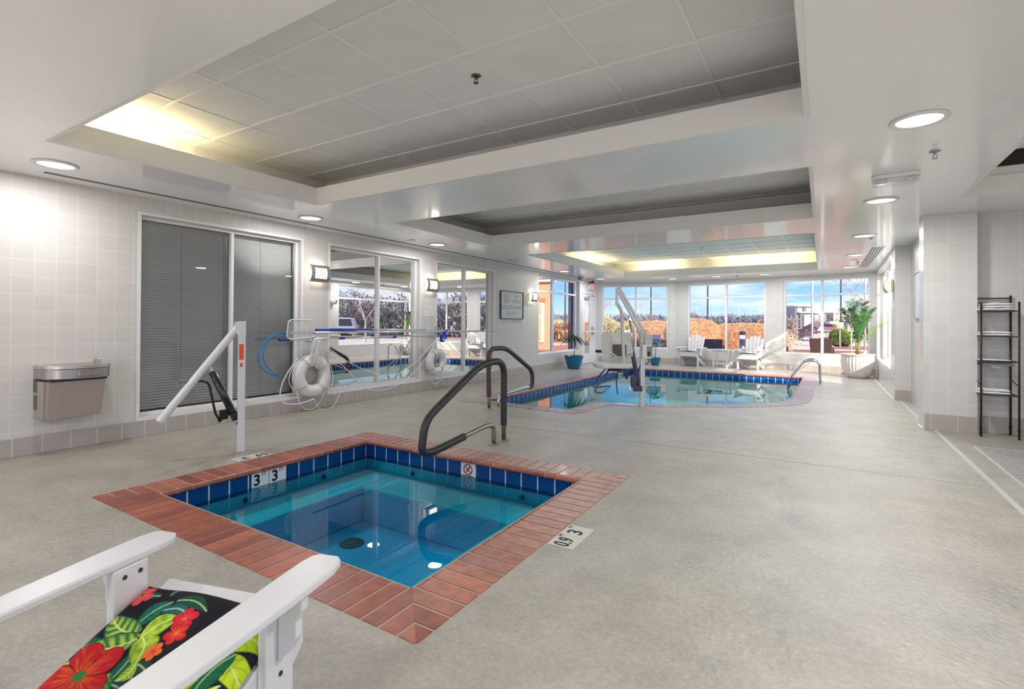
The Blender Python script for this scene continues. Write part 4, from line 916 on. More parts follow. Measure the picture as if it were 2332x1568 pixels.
# throw ropes
def rope(name_pts, lab, r=.005):
    b = B(); b.tube(smooth_line(name_pts, 8), r, 6); return tag(b.obj('throw_rope', M_rope), lab, 'rope')
xr = XL + .2
rope([(xr, 4.50, .93), (xr - .05, 5.1, .58), (xr - .05, 5.75, .36), (xr - .05, 6.2, .41), (xr - .05, 6.6, .62), (xr, 6.93, .90)], 'long sagging white rope strung between the two life rings')
rope([(xr, 4.47, .92), (xr - .05, 4.95, .55), (xr - .05, 5.45, .17), (xr - .05, 6.1, .20), (xr, 6.62, .55), (xr, 6.95, .90)], 'lower slack white rope between the two life rings')
ls = [(4.40, .98)]
for k in range(9): ls += [(4.34 + .25 * rnd.random(), .60 + .12 * rnd.random()), (4.40 + .06 * rnd.random(), .97), (4.30 + .3 * rnd.random(), .55 + .25 * rnd.random()), (4.45 + .05 * rnd.random(), .95)]
rope([(xr + .012 * math.sin(i), y, z) for i, (y, z) in enumerate(ls)], 'tangled bundle of thin white rope over the large life ring', .0032)
rope([(xr + .01 * math.sin(i * 2), y, z) for i, (y, z) in enumerate([(6.95, .93), (6.80, .68), (6.98, .90), (7.10, .70), (6.97, .92), (7.0, .72), (6.93, .9), (7.18, .70), (7.30, .5), (7.25, .33), (7.1, .25), (7.2, .05)])], 'thin white rope hanging over the small life ring', .0035)
rope([(xr, 4.15, .72), (xr, 3.95, .45), (xr, 3.92, .2), (xr, 4.15, .13), (xr, 4.4, .16)], 'white rope loop hanging left of the large life ring', .0075)
rope([(xr, 4.4, .17), (xr, 4.5, .02), (xr, 4.7, .01), (xr, 4.85, .2)], 'white rope loop dangling below the large life ring', .0045)
# ================================================================== adirondack chairs
M_chair = mat('white_painted_wood', (219, 220, 224), .32, coat=.15, bump=(9, .12, .003), var=(5, .03))
def chair(lab, cushion=True):
    """front faces +y; origin on the floor under the arm tips"""
    r_ = thing('adirondack_chair', lab, 'chair', (0, 0, 0)); AZ = .535
    for s in (-1, 1):
        b = B(); o = [(.240, -.72), (.238, -.06), (.246, -.018), (.262, 0), (.322, 0), (.338, -.018), (.348, -.06), (.348, -.16), (.335, -.50), (.318, -.72)]
        b.prism([(s * x, y) for x, y in o], AZ - .024, AZ); b.obj('armrest', M_chair, r_, bevel=.006)
        b = B(); b.box(s * .235, -.215, 0, s * .262, -.115, AZ - .0245); b.obj('front_leg', M_chair, r_, bevel=.004)
        b = B(); b.prism([(s * .263, AZ - .025), (s * .335, AZ - .025), (s * .333, AZ - .06), (s * .318, AZ - .09), (s * .318, AZ - .13), (s * .300, AZ - .165), (s * .263, AZ - .20)], -.178, -.152, axis='y'); b.obj('arm_bracket', M_chair, r_, bevel=.003)
        b = B(); b.prism([(-.045, .36), (-.035, .30), (-.075, .265), (-.50, .055), (-.72, 0), (-.86, 0), (-.84, .035), (-.42, .225), (-.10, .385), (-.065, .39)], s * .207, s * .2345, axis='x'); b.obj('side_rail', M_chair, r_, bevel=.004)
        for (x_, y, z) in ((.2345, -.14, AZ - .05), (.2345, -.185, AZ - .05), (.263, -.165, .30)): b = B(); b.cyl((s * x_, y, z), (s * (x_ + (.002 if x_ > .25 else -.002)), y, z), .0065, n=10); b.obj('screw', M_dark, r_)
    b = B(); b.box(-.206, -.062, .285, .206, -.036, .385); b.obj('front_apron', M_chair, r_, bevel=.004)
    zs = lambda y: .395 + (y + .07) * .47
    for k in range(7):
        y = -.075 - k * .080; b = B(); M = Matrix.Translation((0, y, zs(y))) @ Matrix.Rotation(math.atan(.47), 4, 'X'); b.box(-.235, -.038, -.010, .235, .036, .010, M=M); b.obj('seat_slat', M_chair, r_, bevel=.003)
    for z in (.10, .16):
        pass
    b = B(); b.box(-.206, -.60, .09, .206, -.575, .16); b.obj('rear_stretcher', M_chair, r_, bevel=.003)
    # fan back: five slats, tops rounded
    y0, z0_ = -.57, .145; y1, z1_ = -.80, .90
    for k in range(-2, 3):
        Ls = .80 - .021 * k * k; fan = R(1.3) * k; b = B(); wb, wt = .066, .088
        o = [(-wb / 2, 0), (wb / 2, 0), (wt / 2, Ls - .05), (wt / 2 * .82, Ls - .02), (wt / 2 * .5, Ls - .004), (0, Ls), (-wt / 2 * .5, Ls - .004), (-wt / 2 * .82, Ls - .02), (-wt / 2, Ls - .05)]
        M = Matrix.Translation((k * .080, y0, z0_)) @ Matrix.Rotation(R(20.5), 4, 'X') @ Matrix.Rotation(-fan, 4, 'Y').inverted()
        M = Matrix.Translation((k * .080, y0, z0_)) @ Matrix.Rotation(R(19), 4, 'X') @ Matrix.Rotation(fan, 4, 'Y')
        b.prism(o, -.009, .009, axis='y', M=M); b.obj('back_slat', M_chair, r_, bevel=.004)
    b = B(); b.box(-.33, -.735, AZ - .05, .33, -.712, AZ - .0245); b.obj('back_rail', M_chair, r_, bevel=.003)
    b = B(); b.box(-.20, -.65, .25, .20, -.625, .30); b.obj('back_rail', M_chair, r_, bevel=.003)
    return r_
def shade_leaf(): pass
# ---- painted tropical cloth: a colour attribute painted on a dense cushion grid
def painter(size=(.49, .50)):
    K = lin((20, 22, 30)); items = []
    G1, G2, G3, G4 = lin((28, 110, 70)), lin((120, 168, 40)), lin((196, 214, 70)), lin((22, 88, 76))
    RD, OR, PK = lin((206, 30, 44)), lin((240, 110, 40)), lin((220, 70, 90))
    def leaf(x, y, a, L, W, c0, c1, kind='stripe'): items.append(('leaf', x, y, a, L, W, c0, c1, kind))
    def flower(x, y, r, c0, c1, cc, a=0, n=5): items.append(('fl', x, y, r, c0, c1, cc, a, n))
    # u to the right (0..1), v towards the front (0..1)
    rl = random.Random(11)
    for _ in range(26): leaf(rl.random(), rl.random(), rl.uniform(0, 360), rl.uniform(.10, .17), rl.uniform(.03, .06), lin((12, 44, 40)), rl.choice([lin((18, 74, 62)), lin((22, 74, 54)), lin((30, 92, 60)), lin((22, 56, 78))]), 'vein')
    leaf(.24, .74, 55, .11, .075, G4, lin((26, 120, 96))); leaf(.33, .83, -5, .12, .04, G4, lin((30, 96, 130))); leaf(.12, .62, 190, .12, .06, G4, G1); leaf(.30, .60, 205, .16, .10, G4, lin((26, 104, 72)), 'vein'); leaf(.40, .60, 260, .12, .06, G4, G1); leaf(.62, .60, 20, .14, .08, G4, G1); leaf(.75, .80, -30, .12, .07, G4, G1)
    leaf(.36, .50, 280, .13, .06, G1, G2); leaf(.10, .50, 170, .14, .035, G1, G3); leaf(.02, .40, 220, .12, .03, G1, G3); leaf(.45, .30, 60, .14, .04, G1, G3); leaf(.72, .45, 60, .16, .08, G4, G1, 'vein')
    leaf(.30, .695, 166, .165, .085, G1, G3); leaf(.335, .67, 200, .175, .098, G1, G3); leaf(.35, .67, 48, .115, .090, G2, G3, 'mottle'); leaf(.36, .68, -52, .105, .085, G2, G3, 'mottle'); leaf(.47, .56, 250, .06, .05, G2, G3)
    leaf(.86, .74, 20, .10, .085, G2, lin((176, 204, 34)), 'vein'); leaf(.88, .66, -25, .10, .085, G2, lin((190, 212, 40)), 'vein'); leaf(.88, .50, 75, .14, .07, G4, G1, 'vein')
    for q_ in (.62, .74, .84, .94): leaf(q_, .28 + .1 * q_, 88 - 30 * (q_ - .8), .13, .032, G2, G3)
    flower(.21, .46, .090, RD, OR, lin((60, 140, 70)), .3); flower(.08, .90, .035, PK, OR, G1, .1); flower(.52, .80, .034, RD, PK, OR, .6); flower(.55, .72, .030, RD, OR, OR, .2); flower(.51, .62, .024, OR, RD, G1, 1.2); flower(.80, .90, .04, RD, OR, G1); flower(.55, .15, .06, RD, OR, G2, .5)
    def col(u, v):
        x, y = u * size[0], v * size[1]; c = K
        for it in items:
            if it[0] == 'leaf':
                _, lx, ly, a, L, W, c0, c1, kd = it; dx, dy = x - lx * size[0], y - ly * size[1]; ca, sa = math.cos(R(a)), math.sin(R(a))
                t = (dx * ca + dy * sa) / (L * .78); s = (-dx * sa + dy * ca)
                s -= .012 * math.sin(t * math.pi)
                if 0 <= t <= 1:
                    hw = W * .42 * math.sin(math.pi * min(1, t * .93 + .06)) ** .75 * (1.12 - .35 * t)
                    if abs(s) < hw:
                        q = abs(s) / hw; n_ = noise.noise(Vector((x * 60, y * 60, a * .1)))
                        if kd == 'stripe': f = .5 + .5 * math.sin((t * 16 - q * 3.2) * 2.2 + n_); f = f * (1 - q ** 3) * .9
                        elif kd == 'vein': f = 1 - .7 * (abs(math.sin((t * 9 - q * 2.0) * 1.6)) < .22)
                        else: f = min(1, max(0, .55 + n_ * 1.1 - q * .3))
                        if abs(s) < .0022: c = tuple(.5 * k + .5 * j for k, j in zip(c1, (.7, .85, .4)))
                        elif q > .93: c = tuple(k * .6 for k in c0)
                        else: c = tuple(p * (1 - f) + w_ * f for p, w_ in zip(c0, c1))
            else:
                _, fx, fy, r, c0, c1, cc, a0, n_p = it; dx, dy = x - fx * size[0], y - fy * size[1]; rr = math.hypot(dx, dy); th = math.atan2(dy, dx) + a0
                ed = r * (.62 + .38 * abs(math.cos(th * n_p / 2)) ** .6) * (1 + .07 * noise.noise(Vector((th * 2, r * 40, 0))))
                if rr < ed:
                    f = rr / ed; n_ = noise.noise(Vector((th * 7, rr * 30, 3))); g_ = max(0, min(1, .5 + n_ - (f - .25) * 1.1))
                    c = tuple(p * (1 - g_) + w_ * g_ for p, w_ in zip(c0, c1))
                    if abs(math.cos(th * n_p / 2)) < .10 and f > .2: c = tuple(k * .45 for k in c0)
                    if f < .17: c = cc
                    if f > .95: c = tuple(k * .6 for k in c0)
        return c
    return col
def cushion(lab, n=70, size=(.468, .50), th=.06):
    r_ = thing('seat_cushion', lab, 'cushion', (0, 0, 0)); col = painter(size); b = B(); b.color((20, 22, 30)); rows = []
    def hgt(u, v):
        e = min(u, 1 - u, v, 1 - v); k = min(1, e / .10); return th * (1 - (1 - k) ** 2.2) ** .5 * (.85 + .15 * math.sin(u * 3.1) * math.sin(v * 3.1)) + .006 * math.sin(u * 9 + v * 4)
    for sgn_ in (1, -1):
        G_ = [[b.bm.verts.new(((u / n - .5) * size[0], (v / n - 1) * size[1], (hgt(u / n, v / n) if sgn_ > 0 else -.0) + 0)) for u in range(n + 1)] for v in range(n + 1)]
        for v in range(n):
            for u in range(n):
                f = b.bm.faces.new((G_[v][u], G_[v][u + 1], G_[v + 1][u + 1], G_[v + 1][u])); f.smooth = True
                for l, (du, dv) in zip(f.loops, ((0, 0), (1, 0), (1, 1), (0, 1))): l[b.lay] = (*cmap(col, (u + du) / n, (v + dv) / n, n), 1)
    bmesh.ops.remove_doubles(b.bm, verts=b.bm.verts, dist=.0003)
    b.obj('cover', mat('tropical_cloth', rough=.75, vcol=True, spec=.25, bump=(260, .12, .001)), r_)
    return r_
_cache = {}
def cmap(col, u, v, n):
    k = (round(u * n), round(v * n), n)
    if k not in _cache: _cache[k] = col(u, v)
    return _cache[k]
def put(o, loc, rz, rx=0): o.location = loc; o.rotation_euler = (rx, 0, rz)
def seat_pad(n, lab, ch_loc, ch_rz, dy=-.05):
    c = cushion(lab, n); tilt = math.atan(.47) * .9; off = Vector((0, dy, .408)); M = Matrix.Rotation(ch_rz, 3, 'Z'); put(c, Vector(ch_loc) + M @ off, ch_rz, tilt); return c
FC = ((-1.475, .885, 0), R(16.6))
ch = chair('large white painted wooden armchair in the foreground by the hot tub'); ch['group'] = 'white slatted armchairs'; ch.location = FC[0]; ch.rotation_euler = (0, 0, FC[1])
seat_pad(340, 'tropical leaf and red flower cushion on the foreground armchair', *FC, dy=-.10)
def back_chair(leg_l, leg_r, lab):   # pixel-left leg, pixel-right leg as seen from the room; chair faces the room
    a, c = Vector((*leg_l, 0)), Vector((*leg_r, 0)); x = (a - c).normalized(); f = Vector((x.y, -x.x, 0)) * -1 if False else Vector((-x.y, x.x, 0))
    rz = math.atan2(x.y, x.x); mid = (a + c) / 2; org = mid + f * .165
    o = dup(ch, org, rz, label=lab); return (tuple(org), rz)
c1_ = back_chair((-3.47, 15.02), (-2.97, 14.95), 'white slatted armchair under the middle bay window, left of the side table')
c2_ = back_chair((-1.92, 14.78), (-1.42, 14.69), 'white slatted armchair right of the side table, partly in sunlight')
seat_pad(60, 'dark floral cushion on the armchair left of the side table', *c1_); seat_pad(60, 'orange and green striped floral cushion on the sunlit armchair', *c2_)
# side table
r_ = thing('side_table', 'small white wooden side table between the two armchairs', 'table', (-2.37, 15.13, 0), R(-8)); W_ = .19
b = B()
for k in range(5): b.box(-.235 + k * .095, -.21, .485, -.147 + k * .095, .21, .505)
b.obj('tabletop', M_chair, r_, bevel=.003, inv=Matrix())
for sx_ in (-1, 1):
    for sy_ in (-1, 1): b = B(); b.box(sx_ * .20, sy_ * .175, 0, sx_ * .165, sy_ * .15, .4845); b.obj('leg', M_chair, r_, bevel=.003, inv=Matrix())
b = B(); b.box(-.164, -.165, .105, .164, -.145, .13); b.box(-.164, .145, .105, .164, .165, .13); b.box(-.164, -.165, .44, .164, -.145, .484); b.obj('stretcher', M_chair, r_, inv=Matrix())

# ================================================================== plants
M_leafL = mat('leaf_lime', (132, 186, 34), .45, vcol=False, var=(4, .2)); M_leafD = mat('leaf_deep', (26, 70, 34), .4, var=(5, .25)); M_leafM = mat('leaf_mid', (58, 122, 42), .4, var=(5, .25)); M_soil = mat('soil', (60, 44, 34), .95)
def frond(base, tip, sag, L_leaf, n, m, parent, wdt=.0065, droop=.25, up=(0, 0, 1)):
    base, tip, up = Vector(base), Vector(tip), Vector(up); mid = (base + tip) / 2 + Vector((0, 0, sag)); path = [base * (1 - t) ** 2 + mid * 2 * t * (1 - t) + tip * t * t for t in [i / 24 for i in range(25)]]
    b = B(); b.tube(path, [.0075 * (1 - i / 26) + .0015 for i in range(25)], 6)
    for i in range(n):
        t = .22 + .78 * i / (n - 1); k = min(23, int(t * 24)); p = path[k].lerp(path[min(24, k + 1)], t * 24 - k) if k < 24 else path[24]
        d = (path[min(24, k + 1)] - path[max(0, k - 1)]).normalized(); sd = d.cross(up)
        if sd.length < .25: sd = Vector((.53, -.85, 0)).cross(d) if abs(d.z) > .9 else sd
        if sd.length < .1: sd = Vector((1, 0, 0))
        sd.normalize(); nn = sd.cross(d).normalized(); LL = L_leaf * (math.sin(math.pi * (t - .12) / 1.02) ** .6 if t > .13 else .2) * rnd.uniform(.85, 1.1)
        for s in (-1, 1):
            q = (sd * s * .72 + d * .62 + nn * rnd.uniform(-.05, .22)).normalized(); e = p + q * LL + Vector((0, 0, -droop * LL)); m_ = p + q * LL * .55 + Vector((0, 0, -droop * LL * .2))
            wv = d.cross(q).cross(q).normalized() * wdt
            A = b.bm.verts.new(p); C1, C2 = b.bm.verts.new(m_ + wv), b.bm.verts.new(m_ - wv); E_ = b.bm.verts.new(e); b._f((A, C1, E_, C2))
    return b.obj('frond', m, parent, norm=False)
# white fluted planter
PX, PY = .69, 14.05
r_ = thing('white_planter', 'large white fluted planter in the right corner of the bay', 'planter', (PX, PY, 0))
wob = lambda a, z: 1 + (.022 * math.cos(30 * a) if .03 < z < .47 else 0)
PS = .945
b = B(); b.lathe([(q * PS, z * 1.0) for q, z in [(.19, 0), (.20, .01), (.245, .06), (.295, .16), (.325, .28), (.335, .38), (.33, .46), (.325, .50), (.345, .515), (.36, .53), (.36, .548), (.33, .55), (.30, .54), (.29, .50), (0, .50)]], (PX, PY, 0), 240, wob=wob)
b.obj('pot', mat('planter_white', (214, 208, 202), .45, var=(14, .1), bump=(20, .3, .006)), r_); b = B(); b.lathe([(0, .515), (.265, .51), (.272, .50)], (PX, PY, 0), 24); b.obj('soil', M_soil, r_)
r_ = thing('palm_plant', 'green palm with upright fronds growing from the white planter', 'plant', (PX, PY, .51))
b = B()
for k in range(5):
    a = k * 1.26; b.tube([(PX + .03 * math.cos(a), PY + .03 * math.sin(a), .50), (PX + .02 * math.cos(a), PY + .02 * math.sin(a), .66), (PX + .05 * math.cos(a), PY + .05 * math.sin(a), .84)], [.022, .018, .010], 8)
b.obj('stem', mat('palm_stem', (122, 120, 62), .5, var=(8, .25)), r_)
rx_, ry_ = .849, .528     # a plane roughly facing the room keeps the fan of fronds readable
def pt(dx, dz, dep=0): return (PX + rx_ * dx - ry_ * dep, PY + ry_ * dx + rx_ * dep, dz)
for (dx, z, dep, sag, LL, m_) in ((.02, 1.74, .05, .12, .34, M_leafD), (-.14, 1.70, .15, .18, .34, M_leafD), (.16, 1.68, .1, .16, .34, M_leafD), (-.28, 1.52, -.05, .26, .30, M_leafD), (.30, 1.55, -.12, .24, .30, M_leafD),
                                  (.05, 1.50, -.25, .30, .30, M_leafM), (-.08, 1.36, -.30, .30, .28, M_leafM), (-.52, 1.22, .0, .10, .20, M_leafL), (.53, 1.26, -.08, .02, .22, M_leafL), (.22, 1.20, .25, .2, .24, M_leafM)):
    frond(pt(dx * .08, .80, dep * .08), pt(dx, z, dep), sag, LL, 38, m_, r_, droop=.12 if z > 1.4 else .35)
# blue planter with dracaena
def planter_blue(x, y, s, lab):
    r_ = thing('blue_planter', lab, 'planter', (x, y, 0)); b = B(); b.lathe([(q * s, z * s) for q, z in ((.14, 0), (.16, .01), (.20, .12), (.24, .26), (.262, .345), (.27, .35), (.262, .358), (.245, .35), (.22, .30), (0, .30))], (x, y, 0), 40)
    b.obj('pot', mat('planter_blue', (26, 112, 150), .3, bump=(30, .25, .004), var=(9, .12)), r_); return r_
planter_blue(-5.60, 12.35, .97, 'blue glazed pot on the floor below the tall side window')
def strap_plant(x, y, zb, zt, n, spread, lab, cat='plant', m1=None):
    r_ = thing('dracaena_plant', lab, cat, (x, y, zb)); b = B(); b.tube([(x, y, zb), (x + .02, y, (zb + zt) / 2), (x, y, zt)], [.012, .010, .009], 8); b.lathe([(0, .0), (.05, .0), (0, -.01)], (x, y, zb), 8); b.obj('stem', mat('cane', (120, 110, 84), .7), r_); b = B()
    for k in range(n):
        a = k * 2.4; L = spread * rnd.uniform(.75, 1.1); el = rnd.uniform(.25, 1.35); d = Vector((math.cos(a) * math.cos(el), math.sin(a) * math.cos(el), math.sin(el))); p = Vector((x, y, zt - .10 * rnd.random())); sd = d.cross(Vector((0, 0, 1))).normalized(); prev = None
        for i in range(9):
            t = i / 8; q = p + d * L * t + Vector((0, 0, -L * .95 * t * t)); w_ = .024 * math.sin(math.pi * min(.98, t * .92 + .06)) ** .7; pr = (b.bm.verts.new(q + sd * w_), b.bm.verts.new(q + Vector((0, 0, -.006))), b.bm.verts.new(q - sd * w_))
            if prev: b._f((prev[0], prev[1], pr[1], pr[0]), smooth=True); b._f((prev[1], prev[2], pr[2], pr[1]), smooth=True)
            prev = pr
    b.obj('leaves', m1 or M_leafD, r_, norm=False); return r_
strap_plant(-5.60, 12.35, .29, .84, 34, .42, 'drooping green strap-leaved plant in the blue pot by the side window')
planter_blue(-4.12, 14.75, .62, 'small blue pot behind the pool lift under the left bay window')
strap_plant(-4.12, 14.75, .18, .70, 22, .38, 'dark green plant standing behind the pool lift seat', m1=M_leafM)

# ================================================================== pool access lift
M_liftg = mat('lift_grey', (212, 213, 216), .35, .2); M_liftp = mat('lift_plastic', (236, 236, 234), .45)
r_ = thing('pool_lift', 'grey powered pool lift with post, arm and hanging seat at the curved rim', 'pool lift', (-2.225, 7.30, 0)); BX, BY = -2.225, 7.30
ux, uy = .849, .528
LX = lambda dx, z, dep=0: Vector((BX + ux * dx - uy * dep, BY + uy * dx + ux * dep, z))
b = B(); b.beam(LX(0, 0), LX(0, 1.06), .062, .05, up=(-uy, ux, 0)); b.obj('post', M_liftg, r_, bevel=.004)
b = B(); b.cbox(LX(.01, 1.015), (.10, .10, .20), Matrix.Rotation(yaw, 3, 'Z')); b.cbox(LX(.075, .96), (.11, .14, .16), Matrix.Rotation(yaw, 3, 'Z')); b.obj('head_box', mat('lift_box', (200, 201, 203), .4), r_, bevel=.006)
b = B(); b.cbox(LX(.055, .80), (.14, .15, .20), Matrix.Rotation(yaw, 3, 'Z')); bt = b.obj('battery_box', M_liftp, r_, bevel=.01)
b = B(); b.cbox(LX(.085, .80, -.077), (.075, .012, .15), Matrix.Rotation(yaw, 3, 'Z')); b.obj('battery_cover', mat('battery_grey', (140, 142, 146), .5), r_, bevel=.004)
b = B(); b.cbox(LX(.075, .77, -.085), (.03, .012, .06), Matrix.Rotation(yaw, 3, 'Z')); b.obj('switch', M_black, r_)
T = LX(-.375, 1.67)
for s, zz in ((.0, 0), (.055, .045)):
    b = B(); b.beam(LX(-.04 + s, 1.10 + zz * .4), T + Vector((.02 + s * .3, 0, .01 + zz)), .035, .035 + .02 * (s == 0), up=(-uy, ux, 0)); b.obj('arm', M_liftg, r_, bevel=.004)
b = B(); b.beam(T + Vector((0, 0, .05)), T - Vector((0, 0, .21)), .028, .05, up=(-uy, ux, 0)); b.beam(T + Vector((0, 0, .045)) + Vector((ux, uy, 0)) * .0, T + Vector((ux, uy, 0)) * .07 + Vector((0, 0, .045)), .03, .02); b.obj('arm_link', M_liftg, r_)
b = B(); b.cbox(LX(-.035, 1.10), (.07, .08, .07), Matrix.Rotation(yaw, 3, 'Z')); b.cyl(LX(-.06, 1.09, -.06), LX(-.06, 1.09, .06), .014, n=10); b.obj('arm_pivot', M_liftg, r_, bevel=.004)
b = B(); b.tube(fillet([LX(-.375, 1.50), LX(-.30, 1.38), LX(-.265, .58), LX(-.29, .48), LX(-.40, .50)], [0, .12, .10, .06, 0], 8), .024, 14); b.obj('seat_tube', M_liftg, r_)
b = B(); b.tube([LX(-.185, 1.25), LX(-.11, .70)], .015, 10); b.obj('actuator_rod', M_chrome, r_)
b = B(); b.tube([LX(-.135, .73), LX(-.05, .30)], .032, 12); b.cbox(LX(-.125, .36), (.07, .08, .17), Matrix.Rotation(yaw, 3, 'Z')); b.cbox(LX(-.065, .26), (.12, .08, .08), Matrix.Rotation(yaw, 3, 'Z')); b.obj('actuator', mat('actuator_navy', (62, 70, 96), .4), r_, bevel=.004)
b = B(); b.tube(smooth_line([LX(.02, .70), LX(-.03, .60), LX(-.06, .45), LX(-.05, .3)], 5), .006, 6); b.tube(arc(LX(.05, .66), .045, -2.2, 1.3, 14, (ux, uy, 0), (0, 0, 1)), .006, 6); b.obj('cable', M_black, r_)
# moulded seat back, bracket, seat pan, armrests, footrest
SD = .42          # further back than the post
b = B(); o = [(-.50, .64), (-.52, 1.00), (-.50, 1.05), (-.46, 1.065), (-.10, 1.065), (-.06, 1.05), (-.04, 1.00), (-.06, .64), (-.09, .60), (-.47, .60)]
M = frame(tuple(LX(0, 0, SD)), (ux, uy, 0), (0, 0, 1)); b.prism(o, -.012, .012, M=M); b.prism([(-.46, .66), (-.475, .96), (-.44, 1.0), (-.12, 1.0), (-.085, .96), (-.10, .66)], .012, .022, M=M); b.obj('seat_back', M_liftp, r_, bevel=.012)
b = B(); b.box(-.35, .70, .022, -.14, .88, .034, M=M); b.obj('back_bracket', mat('bracket_brown', (112, 96, 86), .5), r_, bevel=.004)
for pts in (((-.245, .66, .30), (-.33, .70, .1), (-.50, .785, -.1), (-.66, .80, -.12)), ((-.245, .66, .30), (-.17, .72, .2), (-.07, .78, .1))):
    q = smooth_line([LX(x, z, dep) for x, z, dep in pts], 6); b = B(); b.tube(q, .014, 10); b.obj('armrest', M_liftg, r_)
b = B(); b.tube([LX(-.62, .80, -.12), LX(-.70, .805, -.12)], .021, 10); b.obj('armrest_grip', M_black, r_)
b = B(); o = [(-.70, .17), (-.72, .06), (-.70, -.12), (-.62, -.20), (-.28, -.20), (-.16, -.10), (-.14, .10), (-.18, .24), (-.60, .26)]
A = [LX(x, .625, dep) for x, dep in o]; A2 = [LX(-.42 + (x + .42) * .9, .56, dep * .9) for x, dep in o]
va = [b.bm.verts.new(p) for p in A]; vb = [b.bm.verts.new(p) for p in A2]; b._f(va); b._f(vb[::-1]); n_ = len(o)
for i in range(n_): b._f((vb[i], vb[(i + 1) % n_], va[(i + 1) % n_], va[i]))
b.obj('seat_pan', M_liftp, r_, bevel=.014)
b = B(); b.tube(fillet([LX(-.45, .55, .05), LX(-.60, .40, -.1), LX(-.74, .23, -.2), LX(-.62, .215, -.2), LX(-.42, .27, .2)], [0, .05, .05, .08, 0], 6), .012, 10); b.tube(fillet([LX(-.45, .55, .3), LX(-.60, .40, .2), LX(-.70, .25, .15), LX(-.42, .27, .2)], [0, .05, .05, 0], 6), .012, 10); b.obj('footrest', mat('footrest_blue', (60, 96, 140), .35, .4), r_)
b = B(); b.tube([LX(-.50, .53), LX(-.28, .53)], .022, 8); b.cbox(LX(-.29, .52), (.14, .10, .05), Matrix.Rotation(yaw, 3, 'Z')); b.tube([LX(-.235, .53), LX(-.225, .40)], .022, 8); b.obj('seat_mount', mat('mount_navy', (46, 58, 100), .4), r_)
b = B(); b.tube(smooth_line([LX(-.36, .53, -.05), LX(-.385, .36, -.05), LX(-.365, .18, -.05)], 5), .008, 6); b.obj('strap', mat('strap_navy', (30, 50, 90), .6), r_)

# ================================================================== towel rack
M_rack = mat('bronze_rack', (70, 56, 52), .4, .6)
r_ = thing('towel_rack', 'dark bronze metal shelf rack standing against the right tile wall', 'rack', (1.62, 7.56, 0)); x0, x1, y0, y1 = 1.47, 1.771, 7.40, 7.69
for (x, y, zt) in ((x0, y1, 1.53), (x1, y1, 1.53), (x0, y0, 1.45), (x1, y0, 1.45)):
    b = B(); b.cyl((x, y, .012), (x, y, zt), .0095, n=10); b.cyl((x, y, 0), (x, y, .02), .012, n=10); b.cyl((x, y, .085), (x, y, .095), .016, n=8); b.ball((x, y, zt), .012, 8); b.obj('upright', M_rack, r_)
b = B(); b.beam((x0, y1, 1.51), (x1, y1, 1.51), .014, .014); b.tube(smooth_line([(x0, y1, 1.46), (x0 + .09, y1, 1.46), (x0 + .12, y1, 1.45), (x0 + .15, y1, 1.435), (x1 - .13, y1, 1.435), (x1 - .09, y1, 1.46), (x1, y1, 1.46)], 4), .004, 6); b.obj('top_rail', M_rack, r_)
for i, z in enumerate((1.362, 1.087, .817, .457)):
    b = B()
    for y in (y0, y1): b.beam((x0, y, z), (x1, y, z), .012, .012)
    for x in (x0, x1): b.beam((x, y0, z), (x, y1, z), .010, .010)
    for k in range(1, 9): b.beam((x0 + k * .0335, y0, z + .002), (x0 + k * .0335, y1, z + .002), .004, .004)
    b.obj('shelf', M_rack, r_)
b = B()
for x in (x0, x1): b.tube([(x, y0, .56), (x, (y0 + y1) / 2, .585), (x, y1, .62)], .005, 6)
b.obj('side_brace', M_rack, r_)
M_tow = mat('towel_white', (234, 234, 238), .9, bump=(140, .5, .004)); M_towb = mat('towel_grey', (120, 124, 138), .9)
def towel(x, y, z, w_, d_, h_, lab, rz=0.0, grp='folded pool towels', m_=None):
    b = B(); n_ = 14; seed = rnd.random() * 9
    prof = []
    def P(u, a):   # rounded slab, folded edge at the front
        return None
    xs = [-w_ / 2 + w_ * i / n_ for i in range(n_ + 1)]; ringp = []
    for i, xx in enumerate(xs):
        k = 1 - .35 * (abs(2 * i / n_ - 1) ** 6); rr = []
        for j in range(20):
            a = 2 * math.pi * j / 20; ca, sa = math.cos(a), math.sin(a); yy = (abs(ca) ** .35) * (1 if ca > 0 else -1) * d_ / 2; zz = (abs(sa) ** .7) * (1 if sa > 0 else -1) * h_ / 2 * k
            wv = .18 * noise.noise(Vector((xx * 14 + seed, yy * 14, 0))) * h_ ; rr.append(b.bm.verts.new((xx, yy + .004 * math.sin(i + seed), h_ / 2 + zz + (wv if sa > 0 else 0))))
        ringp.append(rr)
    for p, q in zip(ringp, ringp[1:]):
        for j in range(20): b._f((p[j], p[(j + 1) % 20], q[(j + 1) % 20], q[j]), smooth=True)
    b._f(ringp[0][::-1]); b._f(ringp[-1]); o = b.obj('folded_towel', m_ or M_tow); o.location = (x, y, z); o.rotation_euler = (0, 0, rz); return tag(o, lab, 'towel', grp)
xm, ym = 1.60, 7.53
towel(xm, ym, 1.370, .27, .24, .028, 'white towel at the bottom of the pile on the top rack shelf', .05); towel(xm + .005, ym, 1.399, .26, .23, .026, 'white towel in the middle of the pile on the top shelf', -.04); towel(xm + .01, ym, 1.426, .25, .22, .026, 'topmost white towel on the top rack shelf', .02)
towel(xm - .01, ym, 1.095, .25, .23, .024, 'lower white towel on the second rack shelf', -.03); towel(xm - .005, ym, 1.120, .24, .22, .024, 'upper white towel on the second rack shelf', .03)
towel(xm - .01, ym, .825, .25, .23, .014, 'single flat white towel on the third rack shelf')
